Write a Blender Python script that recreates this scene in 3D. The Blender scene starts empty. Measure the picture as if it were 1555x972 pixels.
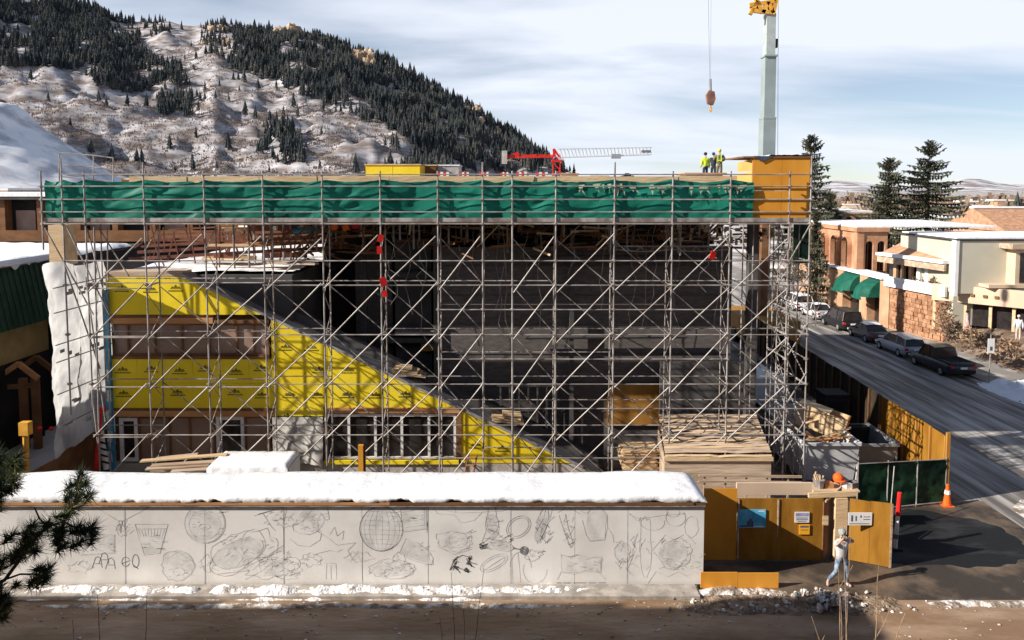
import bpy, bmesh, math, random
from math import sin, cos, tan, pi, radians, atan2, sqrt
from mathutils import Vector, Matrix, noise

RND = random.Random(7)
sc = bpy.context.scene
COL = sc.collection

# ---------------------------------------------------------------- camera
FPX, CXP, HOR, PITCH, CAMZ = 1150.0, 777.5, 285.0, radians(4.0), 12.9
PR = HOR + FPX * tan(PITCH)
cam_d = bpy.data.cameras.new('camera')
cam_d.sensor_width = 36.0
cam_d.lens = FPX / 1555 * 36
cam_d.shift_y = -(486 - PR) / 1555
cam_d.clip_start = 0.3
cam_d.clip_end = 20000
cam = bpy.data.objects.new('camera', cam_d)
COL.objects.link(cam)
cam.location = (0, 0, CAMZ)
cam.rotation_euler = (radians(90) - PITCH, 0, 0)
sc.camera = cam

# ---------------------------------------------------------------- light
LIGHT = Vector((3.3, 1.1, -1.85)).normalized()
SUN_EL = math.asin(-LIGHT.z)
SUN_AZ = atan2(-LIGHT.x, -LIGHT.y)          # compass style: from +Y towards +X
sun_d = bpy.data.lights.new('sun', 'SUN')
sun_d.energy = 5.0
sun_d.angle = radians(0.5)
sun_d.color = (1.0, 0.93, 0.83)
sun = bpy.data.objects.new('sun', sun_d)
COL.objects.link(sun)
sun.rotation_euler = LIGHT.to_track_quat('-Z', 'Y').to_euler()
sun.location = (-60, -20, 60)

world = bpy.data.worlds.new('World')
sc.world = world
world.use_nodes = True
nt = world.node_tree
for n in list(nt.nodes):
    nt.nodes.remove(n)
def N(tree, kind, **kw):
    n = tree.nodes.new(kind)
    for k, v in kw.items():
        if k.startswith('i_'):
            n.inputs[k[2:].replace('_', ' ')].default_value = v
        elif isinstance(k, str):
            setattr(n, k, v)
    return n
out = N(nt, 'ShaderNodeOutputWorld')
bg = N(nt, 'ShaderNodeBackground')
bg.inputs['Strength'].default_value = 0.063
sky = N(nt, 'ShaderNodeTexSky', sky_type='NISHITA', sun_disc=False, sun_elevation=SUN_EL,
        sun_rotation=SUN_AZ, altitude=2400, air_density=1.0, dust_density=0.8, ozone_density=1.2)
tc = N(nt, 'ShaderNodeTexCoord')
sep = N(nt, 'ShaderNodeSeparateXYZ')
nt.links.new(tc.outputs['Generated'], sep.inputs[0])
def MATH(tree, op, a, b=None, clamp=False):
    n = tree.nodes.new('ShaderNodeMath'); n.operation = op; n.use_clamp = clamp
    for i, v in enumerate((a, b)):
        if v is None: continue
        if isinstance(v, (int, float)): n.inputs[i].default_value = v
        else: tree.links.new(v, n.inputs[i])
    return n.outputs[0]
zz = MATH(nt, 'ADD', MATH(nt, 'MAXIMUM', sep.outputs['Z'], 0.0), 0.14)
comb = N(nt, 'ShaderNodeCombineXYZ')
nt.links.new(MATH(nt, 'DIVIDE', sep.outputs['X'], zz), comb.inputs[0])
nt.links.new(MATH(nt, 'DIVIDE', sep.outputs['Y'], zz), comb.inputs[1])
mp = N(nt, 'ShaderNodeMapping')
mp.inputs['Rotation'].default_value = (0, 0, radians(-24))
mp.inputs['Scale'].default_value = (0.55, 1.15, 1)
mp.inputs['Location'].default_value = (0.2, 1.6, 0)
nt.links.new(comb.outputs[0], mp.inputs[0])
nz = N(nt, 'ShaderNodeTexNoise'); nz.inputs['Scale'].default_value = 0.75
nz.inputs['Detail'].default_value = 6; nz.inputs['Roughness'].default_value = 0.52
nz.inputs['Distortion'].default_value = 0.35
nt.links.new(mp.outputs[0], nz.inputs['Vector'])
cr = N(nt, 'ShaderNodeValToRGB')
cr.color_ramp.elements[0].position = 0.36
cr.color_ramp.elements[1].position = 0.60
cr.color_ramp.elements[0].color = (0.26, 0.26, 0.26, 1); cr.color_ramp.elements[1].color = (1, 1, 1, 1)
nt.links.new(nz.outputs['Fac'], cr.inputs[0])
mix = N(nt, 'ShaderNodeMix', data_type='RGBA')
thin = N(nt, 'ShaderNodeMapRange'); thin.interpolation_type = 'SMOOTHSTEP'
for i_, v_ in (('From Min', 0.20), ('From Max', 0.60), ('To Min', 1.0), ('To Max', 0.10)): thin.inputs[i_].default_value = v_
nt.links.new(sep.outputs['Z'], thin.inputs['Value'])
nt.links.new(MATH(nt, 'MULTIPLY', cr.outputs['Color'], thin.outputs['Result']), mix.inputs['Factor'])
hs = N(nt, 'ShaderNodeHueSaturation'); hs.inputs['Saturation'].default_value = 1.0; hs.inputs['Value'].default_value = 1.05
nt.links.new(sky.outputs[0], hs.inputs['Color'])
nt.links.new(hs.outputs[0], mix.inputs['A'])
mix.inputs['B'].default_value = (9.2, 9.8, 11.0, 1)
nt.links.new(mix.outputs['Result'], bg.inputs['Color'])
nt.links.new(bg.outputs[0], out.inputs[0])

sc.view_settings.view_transform = 'Standard'
sc.view_settings.look = 'None'
sc.view_settings.exposure = 0.62
sc.view_settings.gamma = 1.0
try:
    sc.view_settings.use_curve_mapping = False
except Exception:
    pass
sc.cycles.max_bounces = 6
sc.cycles.transparent_max_bounces = 8

# ---------------------------------------------------------------- helpers
def ray(px, py):
    u = (px - CXP) / FPX; v = (py - PR) / FPX
    return Vector((u, cos(PITCH) - v * sin(PITCH), -(sin(PITCH) + v * cos(PITCH))))
def P(px, py, Y):
    d = ray(px, py); return Vector((0, 0, CAMZ)) + d * (Y / d.y)
def G(px, py, z=0.0):
    d = ray(px, py); return Vector((0, 0, CAMZ)) + d * ((z - CAMZ) / d.z)
def PX(px, py, X):
    d = ray(px, py); return Vector((0, 0, CAMZ)) + d * (X / d.x)
def proj(v):
    y, z = v.y, v.z - CAMZ
    dep = y * cos(PITCH) - z * sin(PITCH)
    dn = -(y * sin(PITCH) + z * cos(PITCH))
    return CXP + v.x / dep * FPX, PR + dn / dep * FPX

def M(name, c, rough=0.8, metal=0.0, var=0.25, scale=2.0, c2=None, lo=0.4, hi=0.62, bump=0.0, bscale=None,
      stretch=(1, 1, 1), detail=5, trans=0.0, emit=None, spec=0.16, obj=False):
    m = bpy.data.materials.new(name); m.use_nodes = True
    t = m.node_tree; b = t.nodes['Principled BSDF']
    b.inputs['Roughness'].default_value = rough; b.inputs['Metallic'].default_value = metal
    b.inputs['Specular IOR Level'].default_value = spec
    if obj:
        vec = N(t, 'ShaderNodeTexCoord').outputs['Object']
    else:
        vec = N(t, 'ShaderNodeNewGeometry').outputs['Position']
    mpn = N(t, 'ShaderNodeMapping'); mpn.inputs['Scale'].default_value = stretch
    t.links.new(vec, mpn.inputs[0])
    n1 = N(t, 'ShaderNodeTexNoise'); n1.inputs['Scale'].default_value = scale
    n1.inputs['Detail'].default_value = detail; n1.inputs['Roughness'].default_value = 0.6
    t.links.new(mpn.outputs[0], n1.inputs['Vector'])
    r = N(t, 'ShaderNodeValToRGB')
    r.color_ramp.elements[0].position = lo; r.color_ramp.elements[1].position = hi
    a = [max(0, x * (1 - var)) for x in c] + [1]
    z = ([min(1, x * (1 + var)) for x in c] if c2 is None else list(c2)) + [1]
    if c2 is not None: a = list(c) + [1]
    r.color_ramp.elements[0].color = a; r.color_ramp.elements[1].color = z
    t.links.new(n1.outputs['Fac'], r.inputs[0])
    t.links.new(r.outputs[0], b.inputs['Base Color'])
    if bump:
        n2 = N(t, 'ShaderNodeTexNoise'); n2.inputs['Scale'].default_value = bscale or scale * 4
        n2.inputs['Detail'].default_value = 6
        t.links.new(mpn.outputs[0], n2.inputs['Vector'])
        bp = N(t, 'ShaderNodeBump'); bp.inputs['Strength'].default_value = bump
        bp.inputs['Distance'].default_value = 0.15
        t.links.new(n2.outputs['Fac'], bp.inputs['Height'])
        t.links.new(bp.outputs[0], b.inputs['Normal'])
    if trans:
        tl = N(t, 'ShaderNodeBsdfTranslucent'); ms = N(t, 'ShaderNodeMixShader')
        ms.inputs[0].default_value = trans
        t.links.new(r.outputs[0], tl.inputs['Color'])
        t.links.new(b.outputs[0], ms.inputs[1]); t.links.new(tl.outputs[0], ms.inputs[2])
        t.links.new(ms.outputs[0], t.nodes['Material Output'].inputs[0])
    if emit:
        b.inputs['Emission Color'].default_value = list(emit) + [1]; b.inputs['Emission Strength'].default_value = 1.0
    return m

ORG = {}
class MB:
    def __init__(s): s.v = []; s.f = []
    def add(s, vs, fs):
        o = len(s.v); s.v += [Vector(v) for v in vs]; s.f += [[i + o for i in f] for f in fs]; return s
    def bb(s, a, b):
        x0, y0, z0 = a; x1, y1, z1 = b
        return s.add([(x0,y0,z0),(x1,y0,z0),(x1,y1,z0),(x0,y1,z0),(x0,y0,z1),(x1,y0,z1),(x1,y1,z1),(x0,y1,z1)],
              [(3,2,1,0),(4,5,6,7),(0,1,5,4),(1,2,6,5),(2,3,7,6),(3,0,4,7)])
    def box(s, c, d, rz=0.0, rx=0.0, ry=0.0):
        m = MB().bb((-d[0]/2,-d[1]/2,-d[2]/2), (d[0]/2,d[1]/2,d[2]/2))
        mt = Matrix.Translation(c) @ Matrix.Rotation(rz,4,'Z') @ Matrix.Rotation(ry,4,'Y') @ Matrix.Rotation(rx,4,'X')
        return s.add([mt @ v for v in m.v], m.f)
    def tube(s, p, q, r, r2=None, n=6, cap=True):
        p = Vector(p); q = Vector(q); r2 = r if r2 is None else r2
        d = (q - p); 
        if d.length < 1e-6: return s
        d.normalize()
        a = d.orthogonal().normalized(); b = d.cross(a)
        vs = [p + (a*cos(2*pi*i/n) + b*sin(2*pi*i/n))*r for i in range(n)] + [q + (a*cos(2*pi*i/n) + b*sin(2*pi*i/n))*r2 for i in range(n)]
        fs = [(i, (i+1)%n, n+(i+1)%n, n+i) for i in range(n)]
        if cap: fs += [tuple(range(n-1,-1,-1)), tuple(range(n,2*n))]
        return s.add(vs, fs)
    def path(s, pts, r, n=5, r2=None):
        k = len(pts) - 1
        for i in range(k):
            ra = r if r2 is None else r + (r2-r)*i/k; rb = r if r2 is None else r + (r2-r)*(i+1)/k
            s.tube(pts[i], pts[i+1], ra, rb, n)
        return s
    def bar(s, p, q, w, h, up=(0,0,1)):
        p = Vector(p); q = Vector(q); d = (q-p).normalized(); up = Vector(up)
        if abs(d.dot(up)) > 0.99: up = Vector((0,1,0))
        a = d.cross(up).normalized()*w/2; b = a.cross(d).normalized()*h/2
        vs = [p-a-b,p+a-b,p+a+b,p-a+b,q-a-b,q+a-b,q+a+b,q-a+b]
        return s.add(vs, [(0,3,2,1),(4,5,6,7),(0,1,5,4),(1,2,6,5),(2,3,7,6),(3,0,4,7)])
    def prism(s, poly, a, b, axis='y'):
        f = {'y': lambda p,t:(p[0],t,p[1]), 'x': lambda p,t:(t,p[0],p[1]), 'z': lambda p,t:(p[0],p[1],t)}[axis]
        n = len(poly)
        vs = [f(p,a) for p in poly] + [f(p,b) for p in poly]
        fs = [tuple(range(n-1,-1,-1)), tuple(range(n,2*n))] + [(i,(i+1)%n,n+(i+1)%n,n+i) for i in range(n)]
        return s.add(vs, fs)
    def ball(s, c, r, nu=8, nv=6, jit=0.0, sq=(1,1,1)):
        c = Vector(c); vs = [c + Vector((0,0,-r*sq[2]))]
        for j in range(1,nv):
            t = -pi/2 + pi*j/nv
            for i in range(nu):
                a = 2*pi*i/nu; k = r*(1 + jit*RND.uniform(-1,1))
                vs.append(c + Vector((k*cos(t)*cos(a)*sq[0], k*cos(t)*sin(a)*sq[1], k*sin(t)*sq[2])))
        vs.append(c + Vector((0,0,r*sq[2])))
        fs = [(0, 1+(i+1)%nu, 1+i) for i in range(nu)]
        for j in range(nv-2):
            for i in range(nu):
                a = 1+j*nu; fs.append((a+i, a+(i+1)%nu, a+nu+(i+1)%nu, a+nu+i))
        a = 1+(nv-2)*nu; t = len(vs)-1
        fs += [(a+i, a+(i+1)%nu, t) for i in range(nu)]
        return s.add(vs, fs)
    def grid(s, rows):
        o = len(s.v); w = len(rows[0])
        for r in rows: s.v += [Vector(p) for p in r]
        for j in range(len(rows)-1):
            for i in range(w-1):
                s.f.append([o+j*w+i, o+j*w+i+1, o+(j+1)*w+i+1, o+(j+1)*w+i])
        return s
    def mesh(s, name, mat, origin=Vector((0,0,0)), smooth=False):
        me = bpy.data.meshes.new(name)
        me.from_pydata([tuple(v - origin) for v in s.v], [], s.f)
        me.validate()
        if mat: me.materials.append(mat)
        bm = bmesh.new(); bm.from_mesh(me); bmesh.ops.recalc_face_normals(bm, faces=bm.faces); bm.to_mesh(me); bm.free()
        if smooth:
            for p in me.polygons: p.use_smooth = True
        return me

def link(name, me, parent=None):
    o = bpy.data.objects.new(name, me); COL.objects.link(o)
    if parent is not None:
        o.parent = parent; ORG[o.name] = ORG[parent.name]
    else: ORG[o.name] = Vector((0,0,0))
    return o
def part(name, mb, mat, parent, smooth=False, label=None, kind=None):
    o = link(name, mb.mesh(name, mat, ORG[parent.name], smooth), parent)
    if label: o['label'] = label
    if kind: o['kind'] = kind
    return o
def thing(name, label, cat, loc=(0,0,0), group=None):
    o = bpy.data.objects.new(name, None); COL.objects.link(o); o.location = loc; o.empty_display_size = 0.3
    ORG[o.name] = Vector(loc); o['label'] = label; o['category'] = cat
    if group: o['group'] = group
    return o
def solo(name, mb, mat, label, cat, loc=(0,0,0), group=None, smooth=False):
    o = bpy.data.objects.new(name, mb.mesh(name, mat, Vector(loc), smooth)); COL.objects.link(o); o.location = loc
    ORG[o.name] = Vector(loc); o['label'] = label; o['category'] = cat
    if group: o['group'] = group
    return o
def struct(name, mb, mat, smooth=False, kind='structure'):
    o = link(name, mb.mesh(name, mat, Vector((0,0,0)), smooth)); o['kind'] = kind
    return o
def copy_tree(o, parent=None):
    c = o.copy(); COL.objects.link(c)
    if parent is not None: c.parent = parent
    ORG[c.name] = ORG.get(o.name, Vector((0,0,0)))
    for ch in list(o.children): copy_tree(ch, c)
    return c
UNIT = {}
def rod(name, p, q, parent, mesh_key, label=None):
    """an instance of a unit-length rod mesh laid from p to q"""
    p = Vector(p); q = Vector(q); d = q - p
    o = link(name, UNIT[mesh_key], parent)
    m = Matrix.Translation(p - ORG[parent.name]) @ d.to_track_quat('Z','Y').to_matrix().to_4x4() @ Matrix.Diagonal((1,1,d.length,1))
    o.matrix_local = m
    return o
def clip(poly, a, b, c):
    """keep the part of a 2-D polygon where a*x + b*z <= c"""
    res = []
    for i in range(len(poly)):
        p, q = poly[i], poly[(i+1) % len(poly)]
        dp, dq = a*p[0]+b*p[1]-c, a*q[0]+b*q[1]-c
        if dp <= 0: res.append(p)
        if (dp < 0 < dq) or (dq < 0 < dp):
            t = dp/(dp-dq); res.append((p[0]+(q[0]-p[0])*t, p[1]+(q[1]-p[1])*t))
    return res
def fbm(x, y, z=0.0, oct=4, s=1.0):
    return noise.fractal(Vector((x*s, y*s, z*s)), 0.9, 2.1, oct)

# ---------------------------------------------------------------- materials
m_snow   = M('snow', (0.84,0.85,0.89), 0.85, c2=(0.93,0.93,0.94), scale=0.8, bump=0.35, bscale=2.5)
m_dsnow  = M('dirty_snow', (0.25,0.19,0.14), 0.9, c2=(0.84,0.80,0.76), scale=2.6, lo=0.42, hi=0.62, bump=0.8, bscale=6)
m_road   = M('muddy_road', (0.25,0.155,0.09), 0.5, c2=(0.50,0.36,0.25), scale=0.9, lo=0.42, hi=0.74, bump=0.2, bscale=6, stretch=(0.35,1.0,1), detail=9)
m_shade_patch  = M('painted_ground_shade', (0.016,0.017,0.019), 0.7, c2=(0.075,0.075,0.08), scale=0.7, lo=0.5, hi=0.8, bump=0.15, bscale=6, stretch=(.5,1.3,1))  # near-black colour standing in for shadow on the corner ground
m_wsnow  = M('trodden_snow', (0.40,0.34,0.29), 0.9, c2=(0.88,0.86,0.85), scale=2.4, lo=0.34, hi=0.5, bump=0.8, bscale=7)
m_street = M('street_asphalt', (0.125,0.112,0.102), 0.62, c2=(0.62,0.58,0.54), scale=1.0, lo=0.42, hi=0.72, bump=0.15, bscale=4, stretch=(1.5,0.09,1), spec=0.25)
m_dirt   = M('site_dirt', (0.13,0.095,0.065), 0.9, c2=(0.45,0.40,0.35), scale=0.7, lo=0.45, hi=0.72, bump=0.6)
m_ground = M('winter_ground', (0.20,0.16,0.13), 0.95, c2=(0.75,0.74,0.75), scale=0.06, lo=0.42, hi=0.62)
m_pave   = M('pavement_concrete', (0.26,0.24,0.22), 0.85, c2=(0.6,0.57,0.54), scale=0.6, lo=0.5, hi=0.75)
m_kerb   = M('kerb_concrete', (0.38,0.34,0.30), 0.9, scale=2)
m_steel  = M('galvanised_tube', (0.25,0.215,0.195), 0.55, 0.25, c2=(0.44,0.41,0.39), scale=1.7)
m_steel2 = M('worn_tube', (0.20,0.165,0.145), 0.65, 0.2, c2=(0.42,0.39,0.37), scale=1.9)
m_rust   = M('rusty_fitting', (0.22,0.12,0.08), 0.8, 0.1, var=0.4, scale=3)
m_ply    = M('plywood', (0.24,0.105,0.012), 0.75, c2=(0.36,0.175,0.026), scale=1.1, stretch=(1,1,0.25), bump=0.1)
m_plyor  = M('coated_ply', (0.60,0.255,0.03), 0.6, c2=(0.70,0.32,0.045), scale=0.9, stretch=(1,1,0.4))
m_plybr  = M('stained_ply', (0.33,0.155,0.035), 0.7, c2=(0.44,0.22,0.05), scale=1.1, stretch=(1,1,0.3))
m_plypale= M('pale_lumber', (0.55,0.39,0.23), 0.8, c2=(0.68,0.50,0.31), scale=1.5, stretch=(0.4,2,2), bump=0.2)
m_plank  = M('weathered_plank', (0.38,0.28,0.20), 0.85, c2=(0.60,0.46,0.34), scale=1.1, stretch=(0.3,3,3), bump=0.2)
m_yellow = M('yellow_sheathing', (0.80,0.585,0.02), 0.5, c2=(0.88,0.70,0.045), scale=0.45, lo=.35, hi=.68, bump=0.12, bscale=1.2)
m_print  = M('faded_print', (0.13,0.105,0.02), 0.7, var=0.3, scale=1.5)
m_black  = M('black_print', (0.03,0.03,0.028), 0.7, var=0.1)
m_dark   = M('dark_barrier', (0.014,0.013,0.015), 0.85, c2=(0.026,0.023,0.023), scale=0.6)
m_brick  = M('dark_brick', (0.092,0.081,0.078), 0.9, c2=(0.135,0.119,0.114), scale=2.5, stretch=(1,1,3))
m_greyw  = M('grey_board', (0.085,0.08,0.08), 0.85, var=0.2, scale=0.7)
m_conc   = M('concrete', (0.36,0.33,0.30), 0.9, c2=(0.50,0.46,0.42), scale=1.0, bump=0.2)
m_coping = M('grey_membrane', (0.22,0.21,0.215), 0.7, c2=(0.34,0.33,0.33), scale=0.7)
m_copper = M('copper_glazing', (0.24,0.15,0.115), 0.35, c2=(0.33,0.22,0.17), scale=0.5, spec=0.5)
m_wood   = M('cedar_fascia', (0.44,0.21,0.085), 0.7, c2=(0.56,0.29,0.13), scale=1, stretch=(0.3,2,2))
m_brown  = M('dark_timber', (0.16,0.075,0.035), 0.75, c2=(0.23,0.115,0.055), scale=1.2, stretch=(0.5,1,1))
m_wframe = M('white_frame', (0.74,0.73,0.72), 0.5, var=0.06)
m_glass  = M('dark_glass', (0.028,0.024,0.024), 0.12, var=0.3, spec=0.6)
m_blue   = M('blue_wrap', (0.05,0.27,0.46), 0.6, var=0.3, scale=2.5)
m_red    = M('red_paint', (0.62,0.025,0.02), 0.5, var=0.15)
m_redst  = M('red_oxide_steel', (0.13,0.05,0.035), 0.7, c2=(0.21,0.085,0.06), scale=2)
m_orange = M('safety_orange', (0.85,0.13,0.02), 0.5, var=0.08)
m_white  = M('white_paint', (0.78,0.77,0.76), 0.6, var=0.05)
m_mural  = M('white_panel', (0.69,0.66,0.63), 0.6, c2=(0.80,0.775,0.75), scale=0.7, lo=.36, hi=.6)
m_fill   = M('pencil_shading', (0.56,0.545,0.53), 0.8, c2=(0.74,0.72,0.70), scale=2.2, lo=.35, hi=.6)
m_pencil = M('pencil_line', (0.53,0.52,0.515), 0.8, var=0.25, scale=3)
m_pencil2= M('faint_pencil_line', (0.60,0.59,0.59), 0.8, var=0.15, scale=3)
m_ink    = M('ink_line', (0.16,0.16,0.165), 0.8, var=0.3, scale=2)
m_net    = M('green_net', (0.010,0.165,0.115), 0.5, c2=(0.025,0.27,0.19), scale=0.45, lo=.38, hi=.66, trans=0.28)
m_gravel = M('verge_gravel', (0.16,0.11,0.07), 0.95, c2=(0.42,0.31,0.22), scale=4, lo=.4, hi=.65, bump=.7, bscale=9)
m_netdk  = M('dark_green_mesh', (0.008,0.026,0.018), 0.7, c2=(0.025,0.075,0.035), scale=0.9, trans=0.25)
m_plastic= M('white_sheeting', (0.46,0.46,0.47), 0.35, c2=(0.84,0.83,0.82), scale=0.9, lo=.34, hi=.56, bump=.7, bscale=2.2, stretch=(1,1,.5), trans=0.5, spec=.5)
m_crane  = M('crane_grey', (0.28,0.33,0.335), 0.5, var=0.1, scale=0.4)
m_craney = M('crane_yellow', (0.72,0.37,0.06), 0.55, var=0.15)
m_cable  = M('steel_cable', (0.30,0.31,0.33), 0.6, 0.2, var=0.1)
m_bark   = M('bark', (0.13,0.095,0.07), 0.9, var=0.3, scale=4)
m_twig   = M('dry_twig', (0.34,0.23,0.15), 0.9, var=0.3, scale=5)
m_twig2  = M('bare_twigs', (0.20,0.145,0.105), 0.9, var=0.3, scale=2)
m_spruce = M('spruce_needles', (0.05,0.062,0.046), 0.85, c2=(0.155,0.145,0.095), scale=0.9, trans=0.15)
m_pine   = M('pine_needles', (0.032,0.05,0.032), 0.7, c2=(0.13,0.14,0.045), scale=1.6, trans=0.15)
m_fir    = M('forest_needles', (0.028,0.038,0.044), 0.9, c2=(0.105,0.10,0.085), scale=0.035, lo=.38, hi=.75)
m_redbrick = M('red_sandstone', (0.42,0.21,0.12), 0.9, c2=(0.54,0.30,0.18), scale=0.8, bump=0.2)
m_scrub  = M('hill_scrub', (0.15,0.115,0.105), 0.95, c2=(0.27,0.205,0.17), scale=0.03)
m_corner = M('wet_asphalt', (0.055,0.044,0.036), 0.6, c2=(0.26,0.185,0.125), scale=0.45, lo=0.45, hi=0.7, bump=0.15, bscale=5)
m_rock   = M('tan_rock', (0.34,0.24,0.16), 0.95, c2=(0.56,0.43,0.30), scale=0.06, bump=0.6)
m_sand   = M('sandstone', (0.46,0.27,0.16), 0.9, c2=(0.56,0.35,0.22), scale=0.8, bump=0.2)
m_rsand  = M('rough_sandstone', (0.27,0.135,0.075), 0.95, c2=(0.50,0.28,0.165), scale=1.6, bump=0.8, bscale=4)
m_beige  = M('beige_stucco', (0.62,0.475,0.345), 0.85, var=0.08, scale=0.5)
m_sage   = M('sage_stucco', (0.50,0.475,0.385), 0.85, var=0.06, scale=0.3)
m_tile   = M('brown_roof', (0.46,0.26,0.16), 0.85, var=0.2, scale=1.5)
m_green  = M('green_canvas', (0.012,0.105,0.07), 0.65, var=0.2, scale=1.5)
m_gside  = M('green_metal_siding', (0.022,0.055,0.034), 0.5, var=0.2, scale=1)
m_tan    = M('tan_panel', (0.42,0.30,0.14), 0.8, var=0.12, scale=1)
m_skin   = M('skin', (0.52,0.33,0.25), 0.6, var=0.06)

# ================================================================ SETTING
struct('ground', MB().grid([[(x, y, 0) for x in (-9000,-300,-60,0,60,300,9000)] for y in (-200,0,60,300,9000)]), m_ground)
struct('cross_street', MB().grid([[(x, y, 0.004) for x in range(-90, 91, 30)] for y in (-20, 10, 22.9)]), m_road)
struct('side_street', MB().grid([[(18.75, y, 0.008), (25, y, 0.008), (31.3, y, 0.008)] for y in (22.9, 40, 100, 400)]), m_street)
struct('building_site_ground', MB().grid([[(x, y, 0.006) for x in (-21, -8, 0, 12, 18.7)] for y in (25.6, 40, 60)]), m_dirt)
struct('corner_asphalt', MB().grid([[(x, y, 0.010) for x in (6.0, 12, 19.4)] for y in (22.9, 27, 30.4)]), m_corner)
mb = MB()
mb.bb((31.3,36,-0.2),(31.5,400,0.13)).bb((31.5,36,-0.2),(36.0,400,0.12))
struct('right_pavement', mb, m_pave)
mb = MB(); mb.bb((-90,22.9,-0.2),(5.9,23.1,0.12)).bb((-90,23.1,-0.2),(5.9,23.66,0.11))
struct('mural_pavement', mb, m_kerb)

def bank(name, x0, x1, y0, y1, h, mat, seed=0, step=0.18, kind='structure', amp=0.6):
    nx = max(4, int((x1-x0)/step)); ny = max(4, int((y1-y0)/step)); rows = []
    for j in range(ny+1):
        r = []
        for i in range(nx+1):
            x = x0+(x1-x0)*i/nx; y = y0+(y1-y0)*j/ny
            e = min(i/nx, 1-i/nx)*4; f = min(j/ny, 1-j/ny)*2.6
            s = min(1, e)*min(1, f)
            k = 0.5+amp*fbm(x, y, seed, 4, 1.3)+0.25*fbm(x, y, seed+9, 3, 4.0)
            r.append((x+0.05*fbm(x,y,seed+3,2,3), y+0.12*fbm(x,y,seed+5,3,0.9), -0.06 + max(0, h*s*k)+0.07*min(1,s*3)))
        rows.append(r)
    return struct(name, MB().grid(rows), mat, smooth=True, kind=kind)
bank('mural_snow_bank', -19, 6.2, 22.8, 23.74, 0.30, m_wsnow, 1, 0.12)
MBd = MB(); cx_, cy_ = 15.4, 27.2; MBd.add([(cx_, cy_, .015)]+[(cx_+k_*cos(a_), cy_+.85*k_*sin(a_), .015) for a_, k_ in [(2*pi*i/90, 3.0+.35*cos(4*pi*i/90)+.42*fbm(cos(2*pi*i/90)*1.5, sin(2*pi*i/90)*1.5, 3, 5, 1.6)) for i in range(90)]], [(0, 1+i, 1+(i+1) % 90) for i in range(90)]); struct('corner_shade_patch', MBd, m_shade_patch)  # flat patch painted dark like a shadow lying on the corner asphalt
bank('corner_slush', 16.2, 23.5, 23.5, 24.3, 0.05, m_dsnow, 41, 0.15)
bank('corner_slush', 20.2, 24.5, 25.0, 26.6, 0.04, m_dsnow, 43, 0.15)
bank('street_slush', 18.9, 20.6, 31, 62, 0.06, m_dsnow, 31, 0.3)
bank('verge_snow_bank', 5.4, 9.0, 23.1, 23.6, 0.17, m_dsnow, 4, 0.08)
bank('verge_gravel', 4.6, 12.6, 21.9, 23.4, 0.10, m_gravel, 23, 0.11)
bank('kerb_snow', 12.4, 20.5, 22.4, 22.95, 0.10, m_dsnow, 7, 0.12)
bank('corner_snow', 19.6, 27.0, 27.2, 31.0, 0.10, m_dsnow, 11, 0.2)
bank('roadside_snow_bank', 30.2, 36.0, 43.5, 50.0, 0.95, m_snow, 13, 0.3)
bank('roadside_snow_strip', 30.6, 32.2, 52, 96, 0.35, m_snow, 15, 0.4)
bank('site_snow', 6.4, 12.0, 26.6, 29.4, 0.5, m_dsnow, 17, 0.2)
# lumps of snow and gravel on the verge
mb = MB()
for k in range(170):
    x = RND.gauss(8.4, 1.7); y = RND.uniform(22.15, 23.3)
    mb.ball((x, y, RND.uniform(0.0, 0.09)), RND.uniform(0.02, 0.075), 6, 4, 0.3)
for k in range(90):
    x = RND.gauss(9.75, 0.33); y = RND.gauss(22.65, 0.20)
    mb.ball((x, y, 0.08+RND.uniform(0.0, 0.22)), RND.uniform(0.04, 0.12), 6, 4, 0.3)
struct('snow_rubble', mb, m_dsnow, kind='stuff')

# ---- mountain
SKY = [(-700,-330),(-300,-180),(-60,-90),(60,-30),(118,0),(140,6),(160,14),(182,27),(215,33),(262,33),(300,41),(345,36),(382,36),(402,46),(440,41),
       (462,46),(500,61),(530,72),(560,85),(600,97),(640,121),(690,151),(740,181),(780,206),(820,230),(850,250),(880,272),(960,292)]
def lut(tab, x):
    if x <= tab[0][0]: return tab[0][1]
    for (a,b),(c,d) in zip(tab, tab[1:]):
        if x <= c: return b+(d-b)*(x-a)/(c-a)
    return tab[-1][1]
def hill(px, t):
    Y1 = 1500 - 0.25*max(0, px); Y0 = 520
    Y = Y0+(Y1-Y0)*t
    top = P(px, lut(SKY, px), Y1).z
    x = P(px, 250, Y).x
    rel = 60*fbm(x, Y, 0, 5, 1/260.)*t*(1-t)*2.2 + 9*fbm(x, Y, 5, 4, 1/45.)*min(1, 4*t)*(0.4 if t > .97 else 1)
    gully = -26*abs(fbm(x*0.9+Y*0.35, 0, 3, 3, 1/170.))*t*(1-t)*3
    led = 3.2*sin(top*(0.72*t+0.28*t*t)/9.0+3.5*fbm(x, Y, 11, 3, 1/120.))*min(1, 4*t)*min(1, 12*(1-t)) + 3.0*fbm(x, Y, 13, 3, 1/16.)*min(1, 5*t)*min(1, 20*(1-t))
    z = top*(0.72*t+0.28*t*t) + rel + gully + led - 6*(1-t)
    return Vector((x, Y, z))
rows = []
NT = 150
for j in range(NT+4):
    r = []
    for px in range(-700, 961, 5):
        if j <= NT: r.append(hill(px, j/NT))
        else:
            v = hill(px, 1.0); r.append((v.x*(1+0.03*(j-NT)), v.y+60*(j-NT), v.z-45*(j-NT)))
    rows.append(r)
m_mtn = M('mountain_slope', (0.185,0.15,0.135), 0.95, c2=(0.56,0.555,0.585), scale=0.085, lo=0.40, hi=0.69, detail=15, bump=0.5, bscale=0.1, stretch=(0.45,0.45,1.7))
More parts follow.
